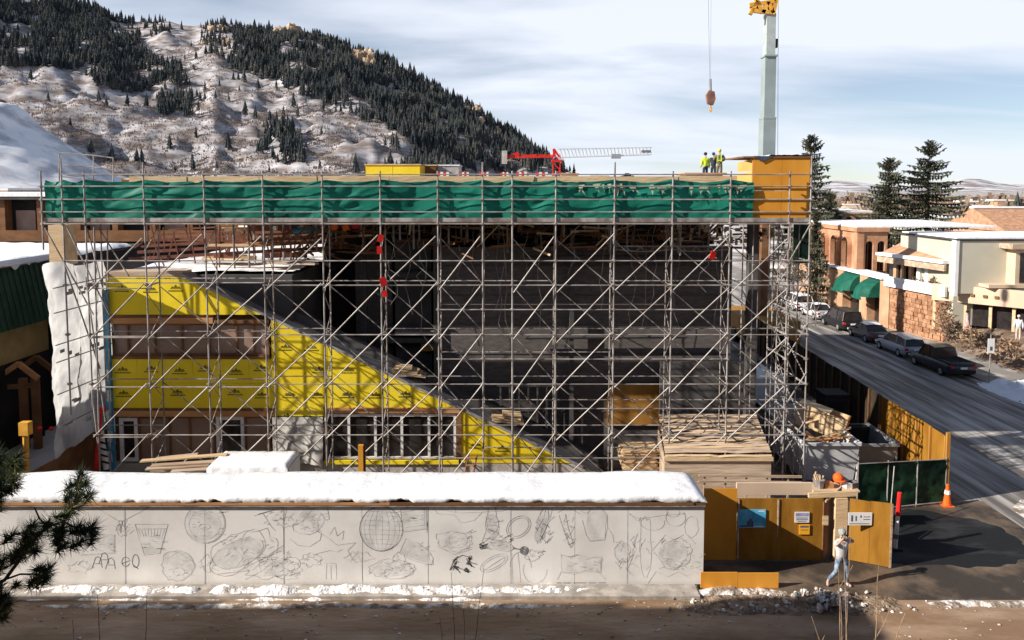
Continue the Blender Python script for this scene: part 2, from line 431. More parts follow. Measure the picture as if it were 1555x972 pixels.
struct('mountain', MB().grid(rows), m_mtn, smooth=True)
# bare snow ski slope on the far left
SKI = [(-500,90),(-200,130),(-40,148),(0,152),(28,156),(45,168),(62,186),(85,203),(105,218),(130,235),(152,252),(172,268),(200,284)]
rows = []
SKX = [(P(px, 250, 430).x, P(px, py, 430).z) for px, py in SKI]
for j in range(46):
    r = []
    for i in range(140):
        t = min(1, j/40); Y = 250+180*t; x = -490+2.05*i
        z = lut(SKX, x)*(sin(t*pi/2)**1.3)
        z = max(-2, z)
        z += (3.2*fbm(x, Y, 2, 4, 1/60.)+0.9*fbm(x, Y, 7, 3, 1/11.))*min(1, max(0, z)/8)*(1 if j < 38 else .5)
        if j > 40: Y += 8*(j-40); z -= 6*(j-40)
        r.append((x, Y, z))
    rows.append(r)
struct('ski_slope', MB().grid(rows), M('piste_snow', (0.50,0.50,0.54), 0.9, c2=(0.90,0.90,0.92), scale=0.05, lo=0.36, hi=0.52, bump=0.8, bscale=0.12), smooth=True)
# low hills on the right horizon
def far_ridge(name, tab, Y1, Y0, x0, x1, mat, amp):
    rows = []
    for j in range(26):
        r = []
        for px in range(x0, x1, 5):
            t = min(1, j/22); Y = Y0+(Y1-Y0)*t
            top = P(px, lut(tab, px), Y1).z; x = P(px, 250, Y).x
            z = top*(t**0.9) + amp*fbm(x, Y, 3, 5, 1/400.)*t*(1-0.7*t)
            if j > 22: Y += 200*(j-22); z -= 40*(j-22)
            r.append((x, Y, z))
        rows.append(r)
    struct(name, MB().grid(rows), mat, smooth=True)
m_far = M('far_slope', (0.26,0.22,0.22), 0.95, c2=(0.74,0.74,0.78), scale=0.010, lo=0.44, hi=0.6, detail=10, bump=0.8, bscale=0.02)
far_ridge('far_hills', [(1100,280),(1245,277),(1270,275),(1300,276),(1330,280),(1390,283),(1440,278),(1460,271),(1490,272),(1520,278),(1545,282),(1560,281),(1700,270),(1900,262)], 4200, 2600, 1090, 1900, m_far, 26)
far_ridge('far_valley_ridge', [(1400,284),(1500,281),(1555,280),(1900,276)], 6000, 4500, 900, 1900, m_far, 15)

# ---- conifers on the mountain
def fir_mesh(seed, h=1.0, tiers=4, n=7):
    r = random.Random(seed); mb = MB()
    mb.tube((0,0,0),(0,0,0.25),0.03,0.025,4,False)
    for k in range(tiers):
        z0 = 0.10+0.80*k/tiers; z1 = min(1.0, z0+0.42); rad = 0.20*(1-k/tiers*0.86)
        vs = [(0,0,z1 if k < tiers-1 else 1.0)]
        for i in range(n*2):
            a = pi*i/n; q = rad*(r.uniform(0.85,1.25) if i % 2 == 0 else r.uniform(0.45,0.7))
            vs.append((q*cos(a), q*sin(a), z0 - (0.03 if i % 2 == 0 else -0.05)+r.uniform(-.02,.02)))
        mb.add(vs, [(0, 1+i, 1+(i+1) % (n*2)) for i in range(n*2)])
    return mb
FIR = [fir_mesh(s) for s in range(5)]
FOREST = [  # (photo polygon of the wood, density)
 ([(-60,-60),(60,-40),(120,0),(165,20),(205,62),(232,96),(268,104),(292,132),(250,136),(198,143),(160,135),(112,110),(60,100),(-60,110)], 1.0),
 ([(345,38),(402,44),(500,60),(560,84),(600,98),(660,132),(700,156),(780,206),(840,246),(860,262),(730,262),(662,252),(610,205),(560,192),(528,166),(470,150),(420,130),(370,132),(345,100),(360,70)], 0.78),
 ([(384,200),(410,182),(440,196),(470,232),(466,250),(430,252),(392,232)], 0.5),
 ([(236,160),(262,143),(292,150),(288,180),(245,178)], 0.5),
 ([(560,262),(640,235),(760,262)], 0.35),
 ([(300,40),(345,36),(350,90),(320,95)], 0.25),
 ([(180,26),(262,30),(262,50),(200,60)], 0.3),
]
def inside(p, poly):
    c = False; n = len(poly); j = n-1
    for i in range(n):
        if ((poly[i][1] > p[1]) != (poly[j][1] > p[1])) and p[0] < (poly[j][0]-poly[i][0])*(p[1]-poly[i][1])/(poly[j][1]-poly[i][1])+poly[i][0]: c = not c
        j = i
    return c
wood = MB(); singles = []
rr = random.Random(3); cnt = 0
for k in range(75000):
    px = rr.uniform(-80, 880); t = rr.random()**0.8
    v = hill(px, t); qx, qy = proj(v)
    if qy > 268: continue
    den = 0.010
    for poly, d in FOREST:
        if inside((qx, qy), poly): den = max(den, d)
    gap = fbm(v.x, v.y, 7, 3, 1/55.)
    if den > 0.1: den *= 1.0 if gap > -0.16 else 0.08
    if rr.random() > den*0.5: continue
    h = rr.uniform(8, 21)*(0.85 if qy < 60 else 1)*(0.75+0.25*v.y/1000)
    if den < 0.1 and len(singles) < 120 and rr.random() < 0.9:
        singles.append((v, h)); continue
    f = rr.choice(FIR); a = rr.uniform(0, 6.28); ca, sa = cos(a), sin(a); w = h*rr.uniform(0.8, 1.25)
    wood.add([(v.x+(p.x*ca-p.y*sa)*w, v.y+(p.x*sa+p.y*ca)*w, v.z-0.5+p.z*h) for p in f.v], f.f); cnt += 1
struct('mountain_forest', wood, m_fir, kind='stuff')
print('forest trees', cnt, 'singles', len(singles))
fme = [f.mesh('fir_crown', m_fir) for f in FIR]
for v, h in singles:
    o = link('fir_tree', rr.choice(fme)); o.location = v - Vector((0,0,0.4)); o.scale = (h*1.1, h*1.1, h); o.rotation_euler.z = rr.uniform(0,6)
    o['label'] = 'small dark fir standing alone on the snowy mountainside'; o['category'] = 'tree'; o['group'] = 'lone firs dotted over the open mountainside'
# brown scrub on the open slopes
scr = MB(); cnt = 0
for k in range(46000):
    px = rr.uniform(-40, 800); t = rr.random()
    v = hill(px, t); qx, qy = proj(v)
    if qy > 268 or qy < 60: continue
    if fbm(v.x, v.y, 17, 4, 1/70.) + 0.25*(qy-150)/100 < -0.15: continue
    h = rr.uniform(1.0, 2.9); a = rr.uniform(0, 3.14); w = h*rr.uniform(0.7,1.3)
    c, s_ = cos(a)*w, sin(a)*w
    for q in range(3):
        b_ = v+Vector((rr.uniform(-w,w), rr.uniform(-w,w), -.2)); e_ = Vector((rr.uniform(-.8,.8), rr.uniform(-.4,.4), h*rr.uniform(.6,1.1)))
        scr.add([b_+Vector((-.35,0,0)), b_+Vector((.35,.2,0)), b_+e_, b_+e_*.7+Vector((-.5,0,0))], [(0,1,2,3)])
struct('mountain_scrub', scr, m_scrub, kind='stuff')
# tan rock outcrops along the crest
ORD = 'first second third fourth fifth sixth seventh eighth ninth tenth eleventh twelfth thirteenth fourteenth fifteenth sixteenth seventeenth eighteenth nineteenth twentieth'.split()
for i, (px, py, s) in enumerate(sorted([(432,52,17),(447,50,14),(330,45,9),(345,44,8),(505,70,8),(480,62,8),(618,118,10),(650,138,9),(668,146,8),(752,200,8),(552,92,18),(566,100,14),(540,86,12),(592,104,10),(716,176,15),(706,166,10),(725,186,9),(320,66,9),(350,68,8),(585,96,10)])):
    best = min(((abs(proj(hill(px, t/200))[1]-py), t/200) for t in range(60, 201)))
    v = hill(px, best[1]); mb = MB()
    for q in range(5):
        mb.ball(v+Vector((rr.uniform(-1,1)*s*0.8, rr.uniform(-.5,.5)*s, rr.uniform(-0.1,0.5)*s)), s*rr.uniform(0.35,0.65), 8, 6, 0.35, (1.0,0.8,1.15))
    pos = 'on the crest at the left' if px < 400 else ('on the crest at its middle' if px < 500 else ('on the descending crest' if px < 650 else 'near the right end of the crest'))
    solo('rock_outcrop', mb, m_rock, 'tan rock outcrop ' + pos + ' of the mountain, ' + ORD[i] + ' from left', 'rock', tuple(v), 'rock outcrops on the mountain crest')

# ---- spruces beside the street
def spruce(name, px, py_top, py_base, Y, width, label, seed):
    r = random.Random(seed); top = P(px, py_top, Y); base = Vector((top.x, Y, 0)); h = top.z
    root = thing(name, label, 'tree', tuple(base), 'tall spruces beyond the side street')
    part('trunk', MB().tube(base, base+Vector((0,0,h*0.97)), 0.011*h+0.12, 0.03, 7), m_bark, root)
    mb = MB(); z = 0.10*h
    while z < h*0.985:
        f = 1-z/h; L0 = width*0.93*(f**0.72)*(0.80 if f > 0.85 else 1.0)
        for b in range(6 if f > .15 else 5):
            a = r.uniform(0, 2*pi); L = max(0.3, L0*r.uniform(0.45, 1.2))
            dz = -0.10-0.32*f + (0.5 if f < 0.12 else 0); d = Vector((cos(a), sin(a), 0))
            sd = Vector((-sin(a), cos(a), 0)); st = max(4, int(L*2.3)); prev = base+Vector((0,0,z))
            for k in range(1, st+1):
                u = k/st
                c = base+Vector((0,0,z))+d*L*u+Vector((0,0,L*(dz*u+0.22*u*u)))
                wd = L*0.19*(1.15-u)+0.13
                for sg in (-1,1):
                    e = c+sd*sg*wd*r.uniform(0.7,1.2)+d*wd*0.7+Vector((0,0,-wd*r.uniform(0.2,0.7)))
                    mb.add([prev, c, e], [(0,1,2)])
                mb.add([prev, c, (prev+c)/2+Vector((0,0,-0.25-0.35*r.random()))+sd*r.uniform(-.2,.2)], [(0,1,2)])
                mb.add([prev+Vector((0,0,.05)), c+d*0.2, (prev+c)/2+Vector((0,0,0.07))+sd*0.1], [(0,1,2)])
                prev = c
        z += 0.026*h*(0.35+f*0.8)*r.uniform(.6,1.4)
    part('crown', mb, m_spruce, root)
    return root
spruce('spruce_tree', 1232, 202, 0, 92, 7.0, 'tall spruce rising right behind the orange plywood box', 1)
spruce('spruce_tree', 1352, 238, 0, 104, 7.6, 'shorter left spruce of the pair above the brick arcade', 2)
spruce('spruce_tree', 1412, 212, 0, 104, 9.0, 'taller right spruce of the pair above the brick arcade', 3)
spruce('spruce_tree', 1262, 290, 0, 112, 4.6, 'small spruce half hidden right of the tallest spruce', 4)
spruce('spruce_tree', 1241, 318, 0, 80, 2.0, 'low dark spruce at the foot of the scaffold end', 5)

# ---- bare trees
def twigs(mb, tb, p, d, L, r, dep, rng):
    q = p + d*L; tb.tube(p, q, r, r*0.62, 4 if dep < 2 else 3, False)
    if dep == 0: return
    for k in range(3 if dep > 1 else 4):
        nd = (d+Vector((rng.uniform(-1,1), rng.uniform(-1,1), rng.uniform(-0.35,0.75)))*0.72).normalized()
        twigs(mb, tb if dep > 3 else mb, p+d*L*rng.uniform(0.45,1.0), nd, L*rng.uniform(0.55,0.82), max(r*0.55, 0.012), dep-1, rng)
BT = []
for s in range(3):
    rng = random.Random(40+s); cw, tk = MB(), MB()
    twigs(cw, tk, Vector((0,0,0)), Vector((0.04,0,1)), 2.2, 0.11, 5, rng)
    BT.append((tk, cw))
BTM = [(a.mesh('trunk', m_bark), b.mesh('crown', m_twig2)) for a, b in BT]
def bare_tree(x, y, s, label, i, z=0.0):
    root = thing('bare_tree', label, 'tree', (x, y, z), 'bare winter trees')
    for nm, me in zip(('trunk','crown'), BTM[i % 3]):
        link(nm, me, root)
    root.scale = (s, s, s); root.rotation_euler.z = i*1.3
for i, (px, Y, s, lab) in enumerate([(1246,88,1.25,'bare tree beside the far end of the parked cars'),(1262,84,1.0,'bare brown tree left of the first green awning'),
     (1285,92,0.9,'small bare tree before the far brick arches'),(1335,76,0.95,'dark bare tree before the right green awning'),(1308,80,0.7,'thin bare tree between the two green awnings'),
     (1160,62,1.0,'bare tree seen through the right scaffold bays'),(1185,70,1.2,'taller bare tree seen through the right scaffold bays'),(1206,80,1.25,'bare tree behind the scaffold end poles'),
     (1240,70,0.75,'low bare tree against the street kerb by the white cars')]):
    x = P(px, 450, Y).x
    bare_tree(x, Y, s, lab, i)
# shrubs on the terrace
def shrub(x, y, z, r, h, label, mat, n=260, seed=0):
    rng = random.Random(seed); cw = MB()
    root = thing('shrub', label, 'shrub', (x, y, z), 'shrubs on the terrace')
    st = MB()
    for k in range(7):
        a = rng.uniform(0, 6.28); st.tube((x, y, z), (x+cos(a)*r*0.5, y+sin(a)*r*0.5, z+h*0.8), 0.03, 0.01, 3, False)
    part('stem', st, m_bark, root)
    for k in range(n):
        a = rng.uniform(0, 6.28); u = rng.random(); q = r*(1-u*0.75)*rng.random()**0.5
        c = Vector((x+q*cos(a), y+q*sin(a), z+h*u)); d = Vector((rng.uniform(-1,1), rng.uniform(-1,1), rng.uniform(-.3,1)))*0.34
        e = d.cross(Vector((rng.uniform(-1,1),1,.4))).normalized()*0.07
        cw.add([c-e, c+e, c+d], [(0,1,2)])
    part('twigs', cw, mat, root, kind='stuff')
# distant bare treeline and town beyond the right roofs
tl = MB(); rng = random.Random(5)
for k in range(520):
    Y = rng.uniform(170, 420); px = rng.uniform(1225, 1700); x = P(px, 300, Y).x; h = rng.uniform(5, 9); w = h*0.45
    for q in range(9):
        a = rng.uniform(0, 6.28); d = Vector((cos(a)*w, sin(a)*w*0.5, rng.uniform(0.5,1)*h)); e = Vector((-d.y, d.x, 0)).normalized()*0.5
        b = Vector((x, Y, rng.uniform(0,0.3)*h)); tl.add([b-e, b+e, b+d+e*2, b+d-e*1.5], [(0,1,2,3)])
for k in range(160):
    Y = rng.uniform(150, 300); px = rng.uniform(-120, 80); x = P(px, 300, Y).x; h = rng.uniform(4, 9); w = h*0.4
    for q in range(9):
        a = rng.uniform(0, 6.28); d = Vector((cos(a)*w, sin(a)*w*0.5, rng.uniform(0.5,1)*h)); e = Vector((-d.y, d.x, 0)).normalized()*0.4
        b = Vector((x, Y, rng.uniform(0,0.3)*h)); tl.add([b-e, b+e, b+d+e*2, b+d-e*1.5], [(0,1,2,3)])
struct('distant_treeline', tl, m_twig2, kind='stuff')
for i, (px, Y, h) in enumerate([(1268,190,9),(1440,240,8),(1468,230,9),(1530,220,10),(1545,230,12),(20,170,12),(45,180,10),(8,160,11),(60,190,9)]):
    x = P(px, 300, Y).x; o = link('fir_tree', fme[i % 5]); o.location = (x, Y, 0); o.scale = (h*1.2, h*1.2, h)
    o['label'] = 'dark fir among distant roofs at the right' if px > 700 else 'dark fir at the foot of the ski slope'; o['category'] = 'tree'
    o['group'] = 'firs among the distant roofs' if px > 700 else 'firs at the foot of the ski slope'


# slush clods, gravel and low ruts on the foreground road
mb = MB()
for k in range(420):
    x = RND.uniform(-15, 15); y = 22.75-abs(RND.gauss(0, .55)) if k % 3 else RND.uniform(20.3, 22.6)
    mb.ball((x, y, .008), RND.uniform(.012, .05), 5, 3, .35, (1.4, 1, .55))
struct('road_grit', mb, m_dsnow, kind='stuff')
for k, (x0, x1, y0, y1, h) in enumerate(((-16, 3, 22.35, 22.75, .05),)):
    bank('road_rut_ridge', x0, x1, y0, y1, h, m_dsnow, 60+k, 0.12, amp=.9)

# ================================================================ MAIN BUILDING
YW = 32.5                                   # sunlit yellow wall
def WX(px, py=560, Y=YW): return P(px, py, Y).x
def WZ(py, Y=YW): return P(777, py, Y).z
bld = thing('unfinished_building', 'unfinished building with yellow sheathed stepped gable and dark recessed interior inside scaffolding', 'building', (-17.5, YW, 0))
XL = -17.55
def zdiag(x): return 9.07 - 0.4925*(x+14.14)
SLN = (0.4925, 1.0, 9.07-0.4925*14.14)      # a*x+b*z <= c
zt = WZ(420)
regions = [
 (XL, 3.0, WZ(478), zt), (WX(413), 3.0, WZ(545), WZ(478)), (XL, 3.0, WZ(620), WZ(545)),
 (WX(699), 3.0, WZ(703), WZ(620)), (WX(413), WX(490), WZ(632), WZ(620)),
]
for (x0, x1, z0, z1) in regions:
    nz_ = max(1, round((z1-z0)/1.22)); dz = (z1-z0)/nz_
    for j in range(nz_):
        x = x0; k = 0
        off = 0.0 if j % 2 == 0 else 1.22
        edges = [x0]+[x0+off+2.44*i for i in range(1 if off == 0 else 0, 12) if x0 < x0+off+2.44*i < x1]+[x1]
        for a, b in zip(edges, edges[1:]):
            za, zb = z0+j*dz, z0+(j+1)*dz
            poly = clip([(a+.005, za+.005), (b-.005, za+.005), (b-.005, zb-.005), (a+.005, zb-.005)], *SLN)
            if len(poly) < 3: continue
            pn = part('sheathing_panel', MB().prism(poly, YW-0.02+RND.uniform(0,.012), YW+0.06), m_yellow, bld)
            pr = MB(); got = False
            for cx in ([a+0.61, a+1.83] if b-a > 2 else [(a+b)/2]):
                cz = zb-0.34-RND.uniform(0,.22); cx += RND.uniform(-.12,.12)
                if RND.random() < .12: continue
                if cx+0.35 > b or cz+0.2 > zdiag(cx+0.3): continue
                got = True; yy = YW-0.026; s = 0.30
                for t, w_, h_ in ((-0.14, 0.10, 0.08), (0.0, 0.13, 0.15), (0.14, 0.10, 0.08)):     # a three-peaked emblem over lines of print
                    pr.add([(cx+t-w_*.75, yy, cz), (cx+t+w_*.75, yy, cz), (cx+t, yy, cz+h_)], [(0,1,2)])
                pr.add([(cx-0.24, yy, cz-0.045), (cx+0.24, yy, cz-0.045), (cx+0.24, yy, cz-0.018), (cx-0.24, yy, cz-0.018)], [(0,1,2,3)])
                xx = cx-0.32
                while xx < cx+0.30:                                                             # tiny letters
                    w_ = RND.choice((0.03,0.04,0.05)); pr.add([(xx, yy, cz-0.16), (xx+w_, yy, cz-0.16), (xx+w_, yy, cz-0.10), (xx, yy, cz-0.10)], [(0,1,2,3)]); xx += w_+0.02
            if got: part('printed_emblem', pr, m_print, pn, kind='stuff')
# backing behind the yellow boards, windows bands and base
mb = MB()
poly = clip([(XL, 0), (5.0, 0), (5.0, zt-0.02), (XL, zt-0.02)], *SLN)
mb.prism(poly, YW+0.34, YW+0.62); part('gable_wall', mb, m_brown, bld)
mb = MB(); poly = clip([(XL, 0.0), (6.0, 0.0), (6.0, WZ(704)), (XL, WZ(704))], *SLN); mb.prism(poly, YW+0.0, YW+0.33); part('concrete_base', mb, m_conc, bld)
# sloped coping: membrane covered shoulder of the gable
mb = MB(); p0 = (-14.3, 9.07+0.03); p1 = (3.9, zdiag(3.9)+0.03)
mb.prism([p0, p1, (p1[0], p1[1]+0.13), (p0[0], p0[1]+0.13)], YW-0.05, YW+0.95); part('coping', mb, m_coping, bld)
mb = MB(); mb.prism([(p0[0]+1.0, p0[1]-0.42), (p1[0], p1[1]+0.14), (p1[0], p1[1]+0.44), (p0[0]+1.2, p0[1]+0.0)], YW+0.96, YW+1.5); part('roof_membrane', mb, m_greyw, bld)
mb = MB(); mb.bb((XL, YW-0.03, zt), (-14.2, YW+0.9, zt+0.22)); part('parapet_cap', mb, m_plank, bld)
for (a, b, py) in ((585, 648, 568), (745, 800, 640)):
    mb = MB(); z = WZ(py)
    for k in range(4):
        mb.box((WX((a+b)/2)+RND.uniform(-.15,.15), YW+0.55, z-0.12+0.1*k), (1.5-0.25*k+RND.uniform(-.2,.2), 0.7, 0.07), RND.uniform(-.12,.12), ry=0.12)
    part('slab_stack', mb, m_plypale, bld)
# fascia bands and recessed windows
def fascia(px0, px1, py0, py1, mat, d=0.10):
    part('fascia_board', MB().bb((WX(px0), YW-d, WZ(py1)), (WX(px1), YW+0.3, WZ(py0))), mat, bld)
fascia(168, 326, 478.5, 482, m_brown, 0.04); fascia(168, 326, 482.4, 491, m_wood, 0.07)
fascia(168, 416, 619.5, 623, m_brown, 0.04); fascia(168, 416, 623.4, 632, m_wood, 0.08)
fascia(326, 410, 486, 491, m_brown, 0.05); fascia(490, 700, 618.5, 627, m_wood, 0.06)
fascia(693, 700, 627.4, 697, m_brown, 0.05); fascia(168, 410, 540.5, 545, m_brown, 0.05)
part('sill_board', MB().bb((WX(490), YW-0.10, WZ(704)), (WX(696), YW+0.3, WZ(698.5))), m_yellow, bld)
def window(px0, px1, py0, py1, cuts, frame, pane, fw=0.09, dep=0.16):
    x0, x1, z0, z1 = WX(px0), WX(px1), WZ(py1), WZ(py0)
    f = MB(); y0 = YW+0.03; y1 = y0+dep
    f.bb((x0, y0, z0), (x1, y1, z0+fw)).bb((x0, y0, z1-fw), (x1, y1, z1))
    xs = [x0+fw/2]+[WX(c) for c in cuts]+[x1-fw/2]
    for x in xs: f.bb((x-fw/2, y0+0.003, z0+fw), (x+fw/2, y1-0.003, z1-fw))
    o = part('window', f, frame, bld)
    for a, b in zip(xs, xs[1:]):
        part('pane', MB().bb((a+fw/2, y0+0.09, z0+fw), (b-fw/2, y0+0.10, z1-fw)), pane, o)
    return o
window(171, 409, 491.5, 540, [195, 236, 277, 318, 360, 386], m_brown, m_copper, 0.07)
window(177, 205, 635, 701, [], m_wframe, m_glass, 0.15)
window(206, 324, 633, 700, [254, 285], m_brown, m_copper, 0.07)
window(325, 368, 633, 693, [], m_wframe, m_glass, 0.15)
window(369, 409, 633, 700, [], m_brown, m_copper, 0.06)
window(491, 692, 629, 698, [528, 568.5, 609, 650.5], m_wframe, m_glass, 0.11)
# crumpled grey dust sheet between the windows
rows = []
for j in range(26):
    r = []
    for i in range(26):
        x = WX(413)+(WX(490)-WX(413))*i/25; z = WZ(702)+(WZ(632)-WZ(702))*j/25
        r.append((x, YW-0.12-0.10*abs(fbm(x, z, 2, 3, 1.6))-0.25*(1-j/25)**2*(0.5+0.5*sin(x*5)), z))
    rows.append(r)
o = part('dust_sheet', MB().grid(rows), M('grey_tarp', (0.42,0.40,0.37), 0.5, c2=(0.55,0.53,0.50), scale=1.4), bld, True)
# blue and red wrapped corner posts
part('corner_post', MB().bb((WX(163), YW-0.22, 0.6), (WX(171), YW-0.04, WZ(440))), m_blue, bld, label='blue wrapped corner post of the yellow wall')
mb = MB()
for k in range(5): mb.box((WX(167)+RND.uniform(-.03,.03), YW-0.235, 1.2+k*0.9), (0.2, 0.02, 0.5), ry=RND.uniform(-.2,.2))
part('tape_wrap', mb, M('pale_tape', (0.5,0.6,0.66), 0.5), bld)
# interior: back walls, columns, floor edges
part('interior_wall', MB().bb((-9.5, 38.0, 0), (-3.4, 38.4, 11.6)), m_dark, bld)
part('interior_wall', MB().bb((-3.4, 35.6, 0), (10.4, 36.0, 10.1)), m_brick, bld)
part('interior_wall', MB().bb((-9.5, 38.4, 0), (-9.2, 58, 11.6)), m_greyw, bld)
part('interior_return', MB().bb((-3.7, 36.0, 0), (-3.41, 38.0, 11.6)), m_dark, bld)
mb = MB()
for z in (2.2, 3.6, 5.0, 6.4, 7.8, 9.2): mb.bb((-3.4, 35.56, z), (10.4, 35.597, z+0.05))
part('wall_batten', mb, m_greyw, bld)
part('grey_pier', MB().bb((WX(600,450,37.2), 37.2, 0), (WX(655,450,37.2), 37.6, 10.4)), m_greyw, bld)
part('grey_pier', MB().bb((WX(540,450,37.6), 37.6, 0), (WX(596,450,37.6), 37.9, 10.0)), m_brick, bld)
part('loading_door', MB().bb((WX(922,620,35.5), 35.42, 1.6), (WX(1000,620,35.5), 35.56, WZ(584,35.5))), m_plybr, bld)
part('ledge', MB().bb((WX(600,505,36.4), 36.2, WZ(508,36.4)), (WX(668,505,36.4), 36.9, WZ(504,36.4))), m_conc, bld)
part('orange_board', MB().bb((WX(640,512,36.8), 36.6, WZ(532,36.8)), (WX(668,512,36.8), 36.7, WZ(512,36.8))), m_plybr, bld)
part('lower_wall', MB().bb((WX(1003,600,34), 34.0, 1.5), (WX(1133,600,34), 34.3, WZ(550,34))), m_greyw, bld)
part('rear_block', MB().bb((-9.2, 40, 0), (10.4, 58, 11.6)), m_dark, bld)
part('end_column', MB().bb((10.5, 33.4, 0), (10.9, 33.8, 11.4)), m_greyw, bld)
part('end_board', MB().bb((WX(1206,360,33), 33.0, WZ(400,33)), (WX(1229,360,33), 33.1, 11.3)), m_netdk, bld)
# timber roof deck with its edge boards
RZ = 12.98
part('roof_deck', MB().bb((-16.3, 31.7, RZ), (9.6, 58, RZ+0.26)), m_ply, bld)
x = -15.9; k = 0
while x < 9.2:
    L = min(RND.choice((2.4, 3.0, 3.6)), 9.5-x)
    part('edge_board', MB().bb((x+.01, 31.58-RND.uniform(0,.06), RZ+0.12), (x+L-.01, 31.68, RZ+0.40+RND.uniform(-0.03,0.05))), m_plypale, bld); x += L
mb = MB()
x = -15.5
while x < 9.3: mb.bb((x, 31.8, RZ-0.30), (x+0.09, 57, RZ-0.004)); x += 0.61
part('deck_joist', mb, m_brown, bld, kind='stuff')
for y in (33.0, 35.5, 38.0, 41, 45, 50): part('steel_beam', MB().bar((-15.8, y, RZ-0.45), (9.4, y, RZ-0.45), 0.12, 0.28), m_redst, bld)
# flat snowy roof of the finished left wing, and red steel standing over it
part('flat_roof', MB().bb((XL+0.3, YW+0.7, 0), (-9.7, 50, 9.05)), m_greyw, bld)
rows = []
for j in range(31):
    rows.append([(XL+0.3+(7.5)*i/24, YW+0.95+(16.5)*j/30, 9.07+0.13+0.10*fbm(XL+7.5*i/24, 17*j/30., 2, 3, 0.5)) for i in range(25)])
part('roof_snow', MB().grid(rows), m_snow, bld, True)
for k in range(4):
    y = 34.4+k*1.8; zl = 9.9+0.16*k
    part('steel_joist', MB().bar((WX(195+k*14, 380, y), y, zl-0.25), (WX(505, 380, y), y, zl+0.28), 0.10, 0.14).bar((WX(215+k*14, 380, y), y, zl+0.32), (WX(505, 380, y), y, zl+0.75), 0.08, 0.08), m_redst, bld)
mb = MB()
for k in range(40):
    y = RND.uniform(34, 40); x0 = WX(RND.uniform(200, 480), 380, y); mb.bar((x0, y, RND.uniform(9.2, 10)), (x0+RND.uniform(-.5,.5), y, RND.uniform(10.2, 11.4)), 0.05, 0.05)
part('steel_web', mb, m_redst, bld, kind='stuff')
# shoring posts and hung clutter under the roof deck
UNIT['post'] = MB().tube((0,0,0),(0,0,1),0.045,n=6).mesh('shoring_post', m_steel2)
for k in range(70):
    y = RND.uniform(33.2, 39.0); x = WX(RND.uniform(330, 1125), 360, y)
    if x > 9.2: continue
    zb_ = 9.3 if x < -9.7 else RND.choice((10.1, 10.4, 9.9, 10.6))
    rod('shoring_post', (x, y, zb_), (x+RND.uniform(-.05,.05), y, RZ-0.3), bld, 'post')
mb = MB(); mr = MB()
for k in range(520):
    y = RND.uniform(33.4, 39.5); px = RND.uniform(420, 1125); x = WX(px, 360, y); z = RND.uniform(10.0, 12.4) if px > 560 else RND.uniform(9.8, 11.6)
    d = Vector((RND.choice((1, 1, 0.15)), RND.uniform(-.3,.3), RND.choice((0.05, -0.05, 1.0)))).normalized()*RND.uniform(0.5, 1.7)
    (mb if k % 9 else mr).bar((x, y, z), (x+d.x, y+d.y, z+d.z), 0.06, RND.choice((0.04, 0.09)))
part('formwork_braces', mb, m_brown, bld, kind='stuff'); part('rebar_ends', mr, m_plypale, bld, kind='stuff')
for k in range(16):
    y = RND.uniform(33.6, 39); px = RND.uniform(330, 500); x0 = WX(px, 370, y); z = RND.choice((9.5, 9.8, 10.3, 10.9))
    part('site_board', MB().box((x0, y, z), (RND.uniform(.8, 2.6), RND.uniform(.2, .6), RND.uniform(.05, .3)), RND.uniform(-.3,.3)), RND.choice((m_plypale, m_white, m_redst, m_wood, m_plank)), bld)
part('blue_tarp_roll', MB().tube((WX(446,350,34), 34, WZ(350,34)), (WX(486,350,34), 34, WZ(349,34)), .13, n=8), m_blue, bld)
for (px, py, w_, h_, mt) in ((508,345,.30,.22,m_orange),(525,346,.28,.25,m_orange),(540,344,.35,.20,m_red),(578,362,.22,.30,m_red),(576,380,.20,.30,m_red),(582,428,.26,.36,m_red),(584,446,.2,.26,m_red),(1082,388,.22,.34,m_red)):
    y = 30.1 if px > 570 else 33.2; q = P(px, py, y); part('red_flag', MB().box(q, (w_, .05, h_), RND.uniform(-.3,.3), ry=RND.uniform(-.4,.4)), mt, bld)
# structure inside the dark shell: floor edges, steel columns, ducts and hanging cables
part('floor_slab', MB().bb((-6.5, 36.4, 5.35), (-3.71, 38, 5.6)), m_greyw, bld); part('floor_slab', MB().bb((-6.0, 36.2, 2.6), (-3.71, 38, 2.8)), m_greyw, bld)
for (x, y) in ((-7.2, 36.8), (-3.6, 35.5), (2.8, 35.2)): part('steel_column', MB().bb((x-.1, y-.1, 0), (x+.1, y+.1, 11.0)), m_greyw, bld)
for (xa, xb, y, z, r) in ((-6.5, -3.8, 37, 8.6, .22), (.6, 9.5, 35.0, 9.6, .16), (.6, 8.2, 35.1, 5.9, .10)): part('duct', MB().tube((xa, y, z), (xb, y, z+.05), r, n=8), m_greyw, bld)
mb = MB()
for k in range(26):
    x = RND.uniform(-6, 9.5); y = RND.uniform(33.6, 35); z0 = RND.uniform(10.2, 11.6); L = RND.uniform(1.0, 5.5); pts = [(x+.10*sin(t*1.3+k)+.05*t*RND.uniform(-1,1), y, z0-L*t/6) for t in range(7)]; mb.path(pts, .014, 3)
part('hanging_cable', mb, m_steel2, bld, kind='stuff')
for k in range(7):
    x = WX(760+14*k, 650, 35); part('wall_stud', MB().bb((x-.04, 34.9, 0.8), (x+.04, 35.0, 3.6)), m_greyw, bld)
part('stud_rail', MB().bb((WX(755,650,35), 34.88, 3.605), (WX(850,650,35), 35.02, 3.7)), m_greyw, bld)
mb = MB()
